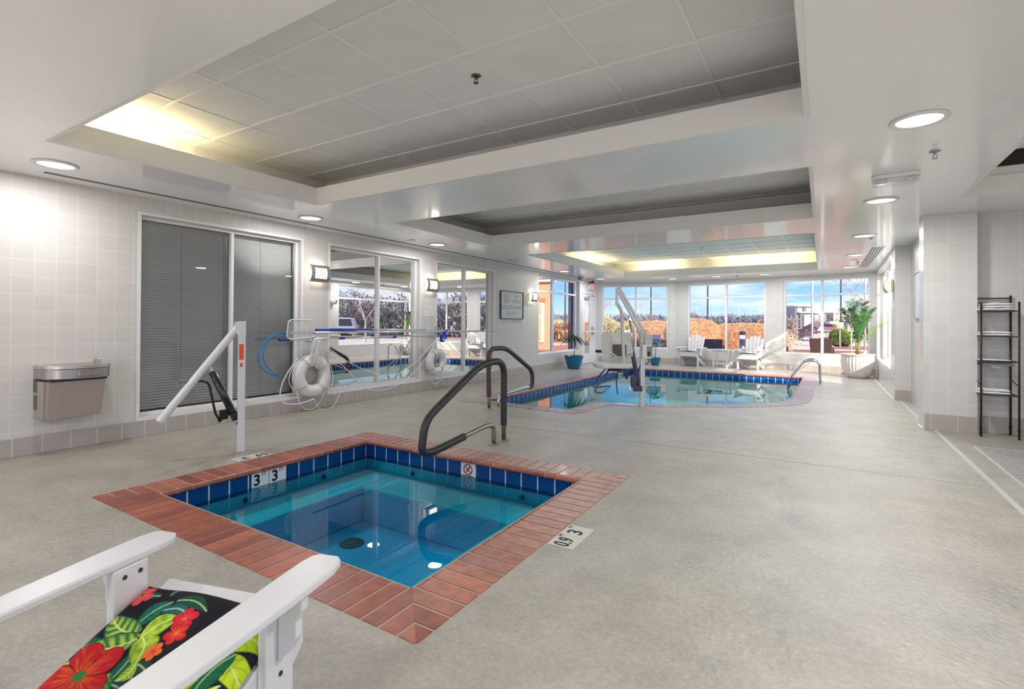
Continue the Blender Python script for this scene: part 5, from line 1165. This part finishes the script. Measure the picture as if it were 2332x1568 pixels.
towel(xm - .02, ym, .465, .26, .23, .026, 'lower white towel on the bottom rack shelf', .02); towel(xm - .015, ym, .492, .25, .22, .026, 'upper white towel on the bottom rack shelf', -.03)
b = B()
for k in range(11): b.beam((x0 + .02 + k * .025, y0 + .01, .785), (x0 + .02 + k * .025, y1 - .02, .785), .004, .022)
b.box(x0 + .01, y0 + .005, .775, x1 - .03, y0 + .012, .80); b.obj('hanging_basket', mat('basket_grey', (120, 122, 128), .4, .5), r_)
# drain mat and a small box at the right edge
r_ = thing('floor_mat', 'grey herringbone-textured mat on the alcove floor', 'mat', (2.6, 5.5, 0)); b = B(); b.box(1.29, 3.2, .0005, 3.9, 6.72, .006)
mm = mat('mat_grey', (160, 160, 156), .55, bump=(60, .6, .01), var=(22, .16)); b.obj('mat_body', mm, r_); b = B()
for (p, q) in (((1.285, 3.2, .004), (1.285, 6.725, .004)), ((1.285, 6.725, .004), (3.9, 6.725, .004))): b.beam(p, q, .016, .008)
b.obj('edge_strip', mat('mat_edge', (206, 206, 202), .35), r_)
b = B()
i = 0
yy = 3.25
while yy < 6.68:
    xx = 1.32
    while xx < 3.0:
        s = .035 if (i % 2) else -.035; b.beam((xx, yy - s, .0066), (xx + .075, yy + s, .0066), .010, .0022); xx += .085; i += 1
    yy += .042; i += 1
b.obj('ribbing', mat('mat_rib', (176, 176, 172), .5), r_)
r_ = thing('tissue_box', 'small white box with a red corner at the right edge of the frame', 'box', (2.02, 7.2, .66)); b = B(); b.box(1.965, 7.1, .60, 2.16, 7.3, .70, M=None); b.obj('carton', M_white, r_); b = B(); b.box(1.9645, 7.0995, .68, 2.02, 7.11, .699); b.obj('red_corner', M_red, r_)
r_ = thing('wall_shelf', 'white wall ledge just outside the right edge', 'shelf', (2.2, 7.4, .58)); b = B(); b.box(1.95, 7.05, .57, 2.8, 7.705, .599); b.obj('board', M_white, r_)
# ================================================================== outdoors
def GZ(d): return -.08 if d < 17.5 else -.08 - .022 * (d - 17.5)
M_grd = mat('ground_asphalt', (208, 194, 180), .9, var=(.4, .1)); M_mulch = mat('mulch', (176, 112, 92), .95, bump=(40, 1, .03), var=(26, .35)); M_walk = mat('concrete_walk', (214, 200, 186), .85, var=(2, .05)); M_patio = mat('patio', (196, 186, 176), .85, var=(3, .06)); M_grass = mat('grass', (128, 140, 70), .95, var=(6, .25), bump=(60, 1, .03))
Rv = Vector((math.cos(yaw), math.sin(yaw), 0)); Fv = Vector((-math.sin(yaw), math.cos(yaw), 0))
def OP(side, d, z=0): p = Rv * side + Fv * d; return Vector((p.x, p.y, z))      # metres to the right of / away from the camera heading
def strip_(name, s0, s1, d0, d1, m, lift=0.0, kind='structure'):
    b = B(); n_ = 6
    for i in range(n_):
        a, c = d0 + (d1 - d0) * i / n_, d0 + (d1 - d0) * (i + 1) / n_; b.quad(OP(s0, a, GZ(a) + lift), OP(s1, a, GZ(a) + lift), OP(s1, c, GZ(c) + lift), OP(s0, c, GZ(c) + lift))
    o = b.obj(name, m, norm=False); o['kind'] = kind; return o
# ground plane made of the terrace (flat) and the falling land beyond
b = B(); b.quad((-60, -12, -.14), (60, -12, -.14), (60, 17, -.14), (-60, 17, -.14)); 
# keep the slab out of the building
b.bm.free(); b = B()
for (x0, y0, x1, y1) in ((-60, -14, -9.7, 17.2), (1.45, 8.1, 60, 17), (5.6, -14, 60, 8.1), (-9.7, 11.0, -6.25, 17), (-6.25, 16.2, 1.45, 17), (-9.7, -14, 5.6, -2.9)): b.quad((x0, y0, -.1), (x1, y0, -.1), (x1, y1, -.1), (x0, y1, -.1))
b.obj('ground_terrace', M_patio)['kind'] = 'structure'
b = B(); pts = [(17, -.1), (36, -.25), (60, -.9), (160, -3.4), (420, -9.0), (900, -14)]
for (a, za), (c, zc) in zip(pts, pts[1:]): b.quad((-700, a, za), (700, a, za), (700, c, zc), (-700, c, zc))
b.obj('ground_lot', M_grd, norm=False)['kind'] = 'structure'
def GY(y):
    for (a, za), (c, zc) in zip(pts, pts[1:]):
        if a <= y <= c: return za + (zc - za) * (y - a) / (c - a)
    return -.1
def patch(name, poly, m, lift=.02):
    b = B(); vs = [b.bm.verts.new((x, y, GY(y) + lift)) for x, y in poly]; b.bm.faces.new(vs); o = b.obj(name, m, norm=False); o['kind'] = 'structure'
    for f in o.data.polygons: pass
    return o
patch('mulch_bed', [(-14, 17.8), (10, 17.8), (10, 33), (-14, 33)], M_mulch)
patch('path_walk', [(-30, 33), (30, 33), (30, 35.9), (-30, 35.9)], M_walk, .03)
patch('mulch_island', [(.2, 36.1), (26, 36.1), (26, 56), (1.0, 56)], M_mulch, .04)
patch('path_far', [(-60, 62), (90, 62), (90, 120), (-60, 120)], M_walk, .02)
patch('lawn', [(-40, 17.2), (-14, 17.2), (-14, 39), (-40, 39)], M_grass, .03)

def foliage(b, c, r, n, s, cols, sq=(1, 1, 1), shell=.75):
    c = Vector(c)
    for _ in range(n):
        v = Vector((rnd.gauss(0, 1), rnd.gauss(0, 1), rnd.gauss(0, 1))).normalized() * r * rnd.uniform(shell, 1.03); v = Vector((v.x * sq[0], v.y * sq[1], v.z * sq[2])); b.color(rnd.choice(cols))
        a, d = Vector((rnd.gauss(0, 1), rnd.gauss(0, 1), rnd.gauss(0, 1))).normalized() * s, Vector((rnd.gauss(0, 1), rnd.gauss(0, 1), rnd.gauss(0, 1))).normalized() * s * .7
        p = c + v; b._f([b.bm.verts.new(p - a), b.bm.verts.new(p + d), b.bm.verts.new(p + a)])
M_fol = mat('foliage', rough=.8, vcol=True, spec=.2)
def hedge(name, lab, c, L, Wd, Hh, rz, n, cols, core, s=.035, grp=None):
    r_ = thing(name, lab, 'hedge', (c[0], c[1], GY(c[1])), 0, grp); M = Matrix.Translation((c[0], c[1], GY(c[1]))) @ Matrix.Rotation(rz, 4, 'Z'); b = B()
    sup = lambda u, v: None
    pts_ = []
    b = B(); b.color(core); k = 16; rows = []
    def S(a, e, g=1.0):
        ce, se = math.cos(e), math.sin(e); ca, sa = math.cos(a), math.sin(a); f = lambda t, p: (abs(t) ** p) * (1 if t >= 0 else -1)
        return Vector((L / 2 * f(ce, .6) * f(ca, .55) * g, Wd / 2 * f(ce, .6) * f(sa, .55) * g, Hh * .5 + Hh / 2 * f(se, .6) * g))
    for i in range(k + 1):
        e = -math.pi / 2 + math.pi * i / k; rows.append([b.bm.verts.new(M @ S(2 * math.pi * j / 32, e, .97)) for j in range(32)])
    for p, q in zip(rows, rows[1:]):
        for j in range(32): b._f((p[j], p[(j + 1) % 32], q[(j + 1) % 32], q[j]), smooth=True)
    b.obj('core', mat('hedge_core', rough=.95, vcol=True, var=(9, .5)), r_)
    b = B()
    for _ in range(n):
        a = rnd.uniform(0, 2 * math.pi); e = rnd.uniform(-.5, 1.57); p = M @ (S(a, e, rnd.uniform(.97, 1.03)) + Vector((0, 0, .06 * noise.noise(Vector((a * 3, e * 3, 0)))))); b.color(rnd.choice(cols))
        a_, d_ = Vector((rnd.gauss(0, 1), rnd.gauss(0, 1), rnd.gauss(0, 1))).normalized() * s, Vector((rnd.gauss(0, 1), rnd.gauss(0, 1), rnd.gauss(0, 1))).normalized() * s * .8
        b._f([b.bm.verts.new(p - a_), b.bm.verts.new(p + d_), b.bm.verts.new(p + a_)])
    b.obj('leaves', M_fol, r_, norm=False)
    return r_
BR = [(228, 180, 138), (236, 196, 156), (208, 158, 118), (244, 214, 180), (186, 138, 104), (222, 170, 128)]
hedge('hedge', 'rounded coppery hedge outside the left bay window', (-5.75, 20.9), 1.9, 1.7, 1.42, 0, 20000, BR, (176, 132, 100), .019, 'coppery winter hedges')
hedge('hedge', 'coppery hedge mass behind the armchair left of the side table', (-4.45, 21.0), 2.1, 2.0, 1.52, .3, 24000, BR, (176, 132, 100), .019, 'coppery winter hedges')
hedge('hedge', 'long coppery hedge filling the middle bay window behind the bollard', (-2.55, 21.9), 2.9, 1.8, 1.36, -.2, 28000, BR, (176, 132, 100), .019, 'coppery winter hedges')
hedge('hedge', 'lower coppery hedge end at the right of the middle bay window', (-2.2, 22.9), 1.6, 1.5, 1.02, -.4, 14000, BR, (176, 132, 100), .019, 'coppery winter hedges')
hedge('hedge', 'green clipped bush beyond the mulch in the right bay window', (1.42, 53.9), 1.7, 1.5, 1.5, 0, 7000, [(104, 124, 54), (132, 150, 70), (82, 104, 46), (150, 160, 90)], (50, 62, 34), .09, 'green bushes')
hedge('hedge', 'small yellow-green bush outside the left bay window', (-6.9, 24.0), .9, .8, 1.0, 0, 3000, [(150, 170, 60), (120, 150, 50)], (60, 80, 34), .04)
def bare_tree(name, lab, x, y, h_, col, n=5, seed=1, spread=.6, r0=.05, grp=None, cat='tree', leaf=None):
    rg = random.Random(seed); r_ = thing(name, lab, cat, (x, y, GY(y)), 0, grp); b = B()
    def grow(p, d, L, r, lv):
        q = p + d * L; b.tube([p, p + d * L * .5 + Vector((rg.gauss(0, .03), rg.gauss(0, .03), 0)) * L, q], [r, r * .8, r * .6], 4 if lv < 3 else 5, caps=False)
        if lv <= 0:
            return
        for _ in range(rg.choice((2, 3, 3))):
            nd = (d + Vector((rg.gauss(0, spread), rg.gauss(0, spread), rg.gauss(.12, spread * .5)))).normalized(); grow(q, nd, L * rg.uniform(.62, .85), r * .6, lv - 1)
    grow(Vector((x, y, GY(y))), Vector((0, 0, 1)), h_ * .28, r0, n); b.obj('branches', mat('bark_' + name + str(col[0]), col, .85), r_)
    if leaf:
        b = B()
        for _ in range(leaf[0]):
            p = Vector((x, y, GY(y) + h_ * .6)) + Vector((rg.gauss(0, .25) * h_, rg.gauss(0, .25) * h_, rg.gauss(0, .18) * h_)); s = leaf[1]; b.color(rg.choice(leaf[2])); b._f([b.bm.verts.new(p + Vector((rg.gauss(0, s), rg.gauss(0, s), rg.gauss(0, s)))) for _ in range(3)])
        b.obj('dry_leaves', M_fol, r_, norm=False)
    return r_
bare_tree('bare_tree', 'slim bare tree behind the pool lift outside the left bay window', -8.3, 27.0, 3.4, (176, 158, 144), 6, 3, .6, .03)
bare_tree('bare_shrub', 'thin leafless shrub beyond the mulch at the left of the right bay window', -1.45, 25.2, 2.1, (196, 150, 126), 5, 5, .7, .02, cat='shrub', leaf=(170, .025, [(224, 160, 136), (232, 176, 150)]))
bare_tree('bare_shrub', 'small twiggy shrub on the mulch under the right bay window', -1.0, 23.0, 1.1, (210, 180, 140), 5, 6, .7, .014, cat='shrub', leaf=(220, .03, [(220, 190, 130), (226, 200, 150)]))
bare_tree('bare_shrub', 'reddish twiggy shrub behind the palm', 2.05, 25.6, 1.35, (170, 120, 100), 5, 8, .7, .016, cat='shrub', leaf=(260, .03, [(190, 110, 90), (200, 140, 100)]))
bare_tree('bare_tree', 'bare branching tree far behind the palm and the red-roofed house', 3.4, 66.0, 9.5, (150, 120, 108), 6, 9, .6, .12)
bare_tree('bare_tree', 'bare tree by the brick wing outside the tall side window', -14.0, 33.5, 4.4, (170, 140, 110), 6, 12, .55, .05)
bare_tree('bare_tree', 'white-barked tree east of the building', 13.5, 23.5, 5.2, (226, 220, 214), 6, 21, .55, .07); bare_tree('bare_tree', 'second pale tree east of the building', 17.0, 31.0, 6.0, (216, 208, 204), 6, 22, .55, .08)
bare_tree('bare_shrub', 'tangle of brown stems at the left edge of the left bay window', -8.05, 20.9, 1.3, (128, 84, 66), 5, 13, .6, .03, cat='shrub')
# distant woods: one belt of countless crowns
def woods(name, lab, a0, a1, d, h0, h1, cols, n, s, base, seed):
    rg = random.Random(seed); b = B(); ang = lambda t: a0 + (a1 - a0) * t
    for _ in range(n):
        t = rg.random(); a = ang(t); dd = d * rg.uniform(.92, 1.1); hh = h0 + (h1 - h0) * (.5 + .5 * noise.noise(Vector((a * 26, seed, 0)))) + .25 * (h1 - h0) * noise.noise(Vector((a * 90, seed, 2))); z = base + hh * rg.random() ** .7; p = Vector((-math.sin(a) * dd, math.cos(a) * dd, z))
        b.color(rg.choice(cols)); e = s * (1.2 if z < base + hh * .8 else .7); q = Vector((rg.gauss(0, 1), rg.gauss(0, 1), rg.gauss(0, 1.3))) * e * 2; sd = Vector((rg.gauss(0, 1), rg.gauss(0, 1), rg.gauss(0, 1))) * e * .45; b._f([b.bm.verts.new(p - sd), b.bm.verts.new(p + q), b.bm.verts.new(p + sd)])
    o = b.obj(name, M_fol, norm=False); tag(o, lab, 'trees', kind='stuff'); return o
woods('distant_woods', 'blue-grey wooded horizon beyond the car park', R(-12), R(42), 420, 15, 20, [(112, 116, 132), (128, 130, 142), (98, 102, 118), (140, 138, 146)], 60000, .8, -10, 4)
woods('hillside_brush', 'tan and olive brush slope seen through the left bay window', R(15.2), R(36), 75, 2.0, 4.2, [(200, 182, 154), (186, 168, 136), (168, 166, 122), (210, 196, 170), (150, 148, 104)], 90000, .10, -1.6, 5)
woods('hillside_brush', 'grey-brown winter trees left of the tall hotel', R(2.5), R(4.8), 230, 6, 11, [(140, 132, 136), (154, 146, 146), (126, 120, 126)], 7000, .6, -5, 6)
woods('hillside_brush', 'brown thicket beside the brick wing', R(24.5), R(32), 42, .9, 2.6, [(150, 116, 92), (176, 140, 112), (120, 96, 76)], 14000, .09, -.8, 8)
woods('hillside_brush', 'dark trees east of the building', R(-75), R(-20), 60, 4, 8, [(170, 160, 156), (186, 176, 170), (130, 134, 124)], 34000, .17, -1.5, 9)
# poles
def pole(x, y, h_, r, m, lab, name='lamp_post', cat='pole'):
    z = GY(y); r_ = thing(name, lab, cat, (x, y, z)); b = B(); b.cyl((x, y, z), (x, y, z + h_), r, r * .8, 10); b.obj('shaft', m, r_); b = B(); b.cyl((x, y, z), (x, y, z + .15), r * 2, n=10); b.obj('base', m, r_); return r_
M_pw = mat('pole_white', (236, 234, 232), .4); M_pd = mat('pole_dark', (84, 86, 96), .5)
pole(-.403, 28.0, 9, .045, M_pw, 'white flagpole left of centre in the right bay window', 'flag_pole'); pole(1.729, 29.33, 9, .045, M_pw, 'white flagpole behind the palm', 'flag_pole')
pole(-8.618, 29.96, 9, .045, M_pd, 'slim dark lamp post in the left bay window'); pole(-5.766, 31.73, 9, .05, M_pd, 'slim dark lamp post in the middle bay window'); pole(1.10, 41.89, 11, .055, M_pd, 'slim dark lamp post in the right bay window'); pole(-15.75, 33.2, 9, .06, M_pd, 'dark lamp post seen through the tall side window')
pole(-7.45, 22.6, 1.75, .03, M_pw, 'short white marker post outside the left bay window', 'marker_post')
# sign boards
for (x, y, z, w_, h_, lab) in ((1.02, 40.6, 1.18, .38, .42, 'cream square sign board on a post beyond the car park'), (-6.0, 24.6, 1.12, .36, .42, 'small white sign board above the coppery hedge'), (1.22, 30.0, 1.12, .36, .46, 'pale sign board behind the palm fronds')):
    r_ = thing('sign_board', lab, 'sign', (x, y, GY(y))); b = B(); b.cbox((x, y, z), (w_, .06, h_), Matrix.Rotation(.05, 3, 'Z')); b.obj('board', mat('sign_cream', (236, 222, 208), .6), r_)
    b = B(); b.cyl((x, y + .05, GY(y)), (x, y + .05, z), .05 if w_ > 1 else .03, n=8); b.obj('post', M_pw, r_)
    if w_ > 1: text('lettering', 'SALE', .4, frame((x, y - .035, z), (1, 0, 0), (0, 0, 1)), mat('sign_text', (190, 160, 150), .6), None).parent = None if False else r_; 
for o_ in [o for o in COL.objects if o.name.startswith('lettering') and o.parent and o.parent.name.startswith('sign_board')]: bpy.data.objects.remove(o_)
# bollard
bx, by = -2.45, 20.2; bx, by = -2.32, 19.0; r_ = thing('bollard_light', 'grey garden bollard with a bright white lens in front of the hedge', 'bollard', (bx, by, GY(by)))
b = B(); b.cyl((bx, by, GY(by)), (bx, by, .70), .095, n=20); b.obj('column', mat('bollard_grey', (134, 134, 142), .4, .3), r_); b = B(); b.cyl((bx, by, .70), (bx, by, .84), .088, n=20); b.obj('lens', mat('bollard_lens', (250, 250, 250), .3, emit=((255, 255, 255), .5)), r_); b = B(); b.lathe([(.098, .84), (.1, .85), (.1, .95), (.09, .965), (0, .97)], (bx, by, 0), 20); b.obj('cap', mat('bollard_cap', (110, 108, 110), .4, .3), r_)
# patio chairs outside, backs to the glass
def patio_chair(x, y, rz, lab, m, w_=.62, hb=.82, lean=.16, sling=False, z=None):
    g_ = -.1; r_ = thing('patio_chair', lab, 'chair', (0, 0, 0)); h2 = w_ / 2
    b = B(); A = [(-h2 * .84, -.0, .05 if not sling else .32), (h2 * .84, -.0, .05 if not sling else .32), (h2 * 1.06, -lean, hb), (-h2 * 1.06, -lean, hb)]
    v1 = [b.bm.verts.new(p) for p in A]; v2 = [b.bm.verts.new((p[0], p[1] + .045 if not sling else p[1] + .02, p[2])) for p in A]; b._f(v1); b._f(v2[::-1])
    for i in range(4): b._f((v1[i], v2[i], v2[(i + 1) % 4], v1[(i + 1) % 4]))
    b.obj('back', m, r_, bevel=.01); b = B(); b.box(-h2 * .95, .045, .38, h2 * .95, .60, .43); b.obj('seat', m, r_, bevel=.01)
    for s in (-1, 1):
        b = B(); b.box(s * h2, .0, .60, s * (h2 - .06), .58, .64); b.obj('armrest', m, r_)
        for y_ in (.03, .56): b = B(); b.box(s * h2 * .98, y_ - .02, 0, s * (h2 * .98 - .04), y_ + .02, .60); b.obj('leg', m if not sling else M_grayf, r_)
    r_.location = (x, y, -.1); r_.rotation_euler = (0, 0, rz); return r_
wk = mat('wicker_brown', (74, 52, 50), .7, bump=(70, .8, .01), var=(50, .25)); wk2 = mat('wicker_plum', (66, 50, 66), .7, bump=(70, .8, .01), var=(50, .2)); slg = mat('sling_violet', (170, 166, 220), .6, var=(90, .1))
patio_chair(-.02, 17.05, R(-6), 'brown wicker patio chair outside the right bay window', wk, .54, .92); patio_chair(-2.93, 16.75, R(2), 'dark plum wicker patio chair outside the middle bay window', wk2, .64, .84, .10); patio_chair(-1.28, 16.9, R(-12), 'dark wicker patio chair behind the sunlit armchair', wk2, .62, .82)
patio_chair(-4.72, 16.9, R(6), 'violet sling patio chair outside the left bay window', slg, .44, .95, .32, True)
# brick wing with cornice and window, and brick pier by the door
M_brk = tile_mat('brick_wall', (232, 134, 92), (250, 214, 180), .21, .075, .010, .85, off=.5); M_brk_shade = tile_mat('brick_shaded', (112, 74, 66), (132, 96, 84), .21, .072, .006, .85, off=.5)  # second brick has the shade on the piers put into its colour
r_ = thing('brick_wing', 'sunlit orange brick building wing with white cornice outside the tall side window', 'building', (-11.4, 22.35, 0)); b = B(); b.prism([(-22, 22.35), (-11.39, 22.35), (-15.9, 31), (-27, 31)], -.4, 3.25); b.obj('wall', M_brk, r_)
b = B(); b.prism([(-22, 22.18), (-11.22, 22.18), (-15.8, 31.1), (-27, 31.1)], 3.2501, 3.42); b.prism([(-22, 22.08), (-11.10, 22.08), (-15.7, 31.2), (-27, 31.2)], 3.4201, 3.66); b.obj('cornice', M_pw, r_)
b = B(); b.box(-14.0, 22.30, .25, -11.76, 22.345, 2.22); b.obj('window_frame', M_pw, r_); b = B(); b.box(-13.9, 22.28, .35, -11.88, 22.299, 1.50); b.box(-13.9, 22.28, 1.60, -11.88, 22.299, 2.14); b.obj('window_glass', mat('tan_blind', (206, 176, 130), .3), r_)
b = B(); b.box(-14.1, 22.30, 2.23, -11.70, 22.349, 2.46); b.obj('lintel', mat('lintel_brick', (214, 116, 72), .85), r_)
r_ = thing('brick_pier', 'dark shaded brick pier just outside between the tall window and the door', 'pier', (-6.55, 14.6, -.1)); b = B(); b.box(-6.68, 14.3, -.1, -6.42, 14.95, 3.0); b.obj('brickwork', M_brk_shade, r_); b = B(); b.box(-6.62, 14.27, .3, -6.58, 14.299, 2.6); b.obj('conduit', mat('conduit', (120, 108, 104), .5), r_)
r_ = thing('brick_pier', 'shaded brick pier seen through the narrow glass of the exit door', 'pier', (-6.97, 16.6, -.1)); b = B(); b.box(-7.09, 16.45, -.1, -6.86, 16.9, 3.0); b.obj('brickwork', M_brk_shade, r_)
# hotel: far local frame (x right, y away)
def far(name, lab, cat, side, d, z): r_ = thing(name, lab, cat, (0, 0, 0)); r_.location = OP(side, d, z); r_.rotation_euler = (0, 0, yaw); return r_
def part(r_, name, m, boxes, bevel=0):
    b = B()
    for q in boxes: b.box(*q)
    return b.obj(name, m, r_, inv=Matrix())
k = 335 / 1152.5; S_ = lambda u: (u - 1843) * k; Zp = lambda v: (734.5 - v) * k + 8.5      # site heights above the far car park
r_ = far('hotel_building', 'tall grey hotel block with white parapets in the right bay window', 'building', (1843 - 1156.4) * k, 335, 1.2 - 8.5)
hg, hd_, hw_, hb_ = mat('hotel_grey', (172, 168, 162), .8), mat('hotel_dark', (104, 106, 118), .8), mat('hotel_white', (240, 240, 242), .7), mat('hotel_beige', (196, 184, 166), .8)
part(r_, 'tower', hg, [(S_(1809), 0, -12, S_(1851), 18, Zp(692))]); part(r_, 'dark_bay', hd_, [(S_(1808.5), -.6, -12, S_(1815), 0, Zp(693)), (S_(1819), -1.6, -12, S_(1852), -.0, Zp(708)), (S_(1828), -.8, Zp(704), S_(1834), -.1, Zp(694))])
part(r_, 'parapet', hw_, [(S_(1804), -2, Zp(692.5), S_(1853), 19, Zp(690)), (S_(1815), -3, Zp(707.5), S_(1862), -.2, Zp(705))])
part(r_, 'white_bay', mat('hotel_bay', (232, 228, 224), .7), [(S_(1826), -3, -12, S_(1846.5), -1.7, Zp(712))])
gl = mat('hotel_window', (150, 172, 190), .2)
part(r_, 'window_bank', gl, [(S_(u), -3.3, Zp(v + 6), S_(u + 7), -3.05, Zp(v)) for u in (1828.5, 1838) for v in (714.5, 726, 738, 750)])
part(r_, 'wing', hb_, [(S_(1852), -1, -12, S_(1906), 16, Zp(710)), (S_(1885), -6, -12, S_(1996), 14, Zp(708))]); part(r_, 'wing_parapet', hw_, [(S_(1884), -6.5, Zp(708), S_(1900), 14, Zp(706)), (S_(1852), -1.5, Zp(709.5), S_(1872), 16, Zp(707.5))])
part(r_, 'window_bank', gl, [(S_(u), -1.4, Zp(v + 5), S_(u + 7), -1.05, Zp(v)) for u in (1863, 1890) for v in (717,)])
k2 = 177 / 1152.5; S_ = lambda u: (u - 1880) * k2; Zp = lambda v: (734.5 - v) * k2 + 4.6
r_ = far('roofed_house', 'low pinkish house with maroon hipped roof in the right bay window', 'building', (1880 - 1156.4) * k2, 177, 1.2 - 4.6)
part(r_, 'wall', mat('house_wall', (186, 152, 146), .85), [(S_(1853), 0, -4, S_(1932), 9, Zp(747))])
b = B(); a0, a1, a2, a3 = S_(1850), S_(1936), S_(1868), S_(1920); v = [b.bm.verts.new(q) for q in ((a0, -1, Zp(748)), (a1, -1, Zp(748)), (a1, 10, Zp(748)), (a0, 10, Zp(748)), (a2, 4, Zp(728)), (a3, 4, Zp(728)))]
for q in ((0, 1, 5, 4), (1, 2, 5), (2, 3, 4, 5), (3, 0, 4)): b._f([v[i] for i in q])
b.obj('roof', mat('roof_maroon', (122, 92, 98), .85), r_, inv=Matrix()); part(r_, 'fascia', hw_, [(S_(1850), -1.2, Zp(748.5), S_(1936), -1.0, Zp(747.6)), (S_(1888), -.6, Zp(732), S_(1908), 2, Zp(726))])
part(r_, 'window_bank', gl, [(S_(u), -.2, Zp(761), S_(u + 5), -.02, Zp(751)) for u in (1883, 1893, 1920)]); 
b = B(); b.prism([(S_(1853), Zp(748)), (S_(1866), Zp(748)), (S_(1868), Zp(728)), (S_(1867), Zp(727))], -2, -1.1, axis='y'); b.obj('gable', mat('gable_pale', (190, 176, 170), .8), r_, inv=Matrix())
# parked cars
def car(x, y, rz, body, lab, suv=False, z=None):
    r_ = thing('parked_car', lab, 'car', (0, 0, 0)); hh = 1.75 if suv else 1.42; b = B()
    o = [(-2.3, .35), (2.3, .35), (2.32, .75), (2.15, .95), (1.15, 1.02), (.45 if not suv else .65, hh), (-1.3 if not suv else -2.0, hh), (-2.05 if not suv else -2.28, 1.0), (-2.33, .8)]
    b.prism(o, -.88, .88, axis='y'); b.obj('body', body, r_, bevel=.08); b = B(); o = [(1.0, 1.04), (.42 if not suv else .6, hh - .1), (-1.2 if not suv else -1.95, hh - .1), (-1.85 if not suv else -2.1, 1.04)]; b.prism(o, -.895, .895, axis='y'); b.obj('window_glass', mat('car_glass', (60, 70, 82), .1), r_)
    for wx in (-1.45, 1.45):
        for s in (-1, 1): b = B(); b.cyl((wx, s * .70, .33), (wx, s * .93, .33), .33, n=20); b.obj('wheel', M_black, r_)
    r_.location = (x, y, GY(y) if z is None else z); r_.rotation_euler = (0, 0, rz); return r_
cw_ = mat('car_white', (236, 238, 240), .25, coat=.6)
car(24.0, 29.0, R(-40), cw_, 'white estate car parked east of the building, seen only in reflections', True)
p_ = OP(102, 171); car(p_.x, p_.y, yaw, mat('car_silver', (206, 212, 220), .25, coat=.5), 'silver car parked in front of the far hotel'); p_ = OP(108.2, 172); car(p_.x, p_.y, yaw + .1, mat('car_grey', (96, 102, 112), .3, coat=.5), 'grey car parked beside the silver one'); p_ = OP(99, 180); car(p_.x, p_.y, yaw, cw_, 'white car behind the silver one near the hotel', True)
p_ = OP(114.5, 170); car(p_.x, p_.y, yaw, mat('car_blue', (110, 122, 150), .3, coat=.5), 'blue-grey car parked by the red-roofed house')
# green court fence beyond the left bay window
b = B(); p0, p1 = OP(8.7, 38), OP(12.6, 38)
for i in range(40): q = p0.lerp(p1, i / 39); b.box(q.x - .02, q.y - .02, GY(q.y), q.x + .02, q.y + .02, .72)
for zz in (.68, .3): b.beam((p0.x, p0.y, zz), (p1.x, p1.y, zz), .04, .04)
tag(b.obj('green_fence', mat('fence_green', (150, 196, 176), .6)), 'pale green fence on the slope outside the left bay window', 'fence')
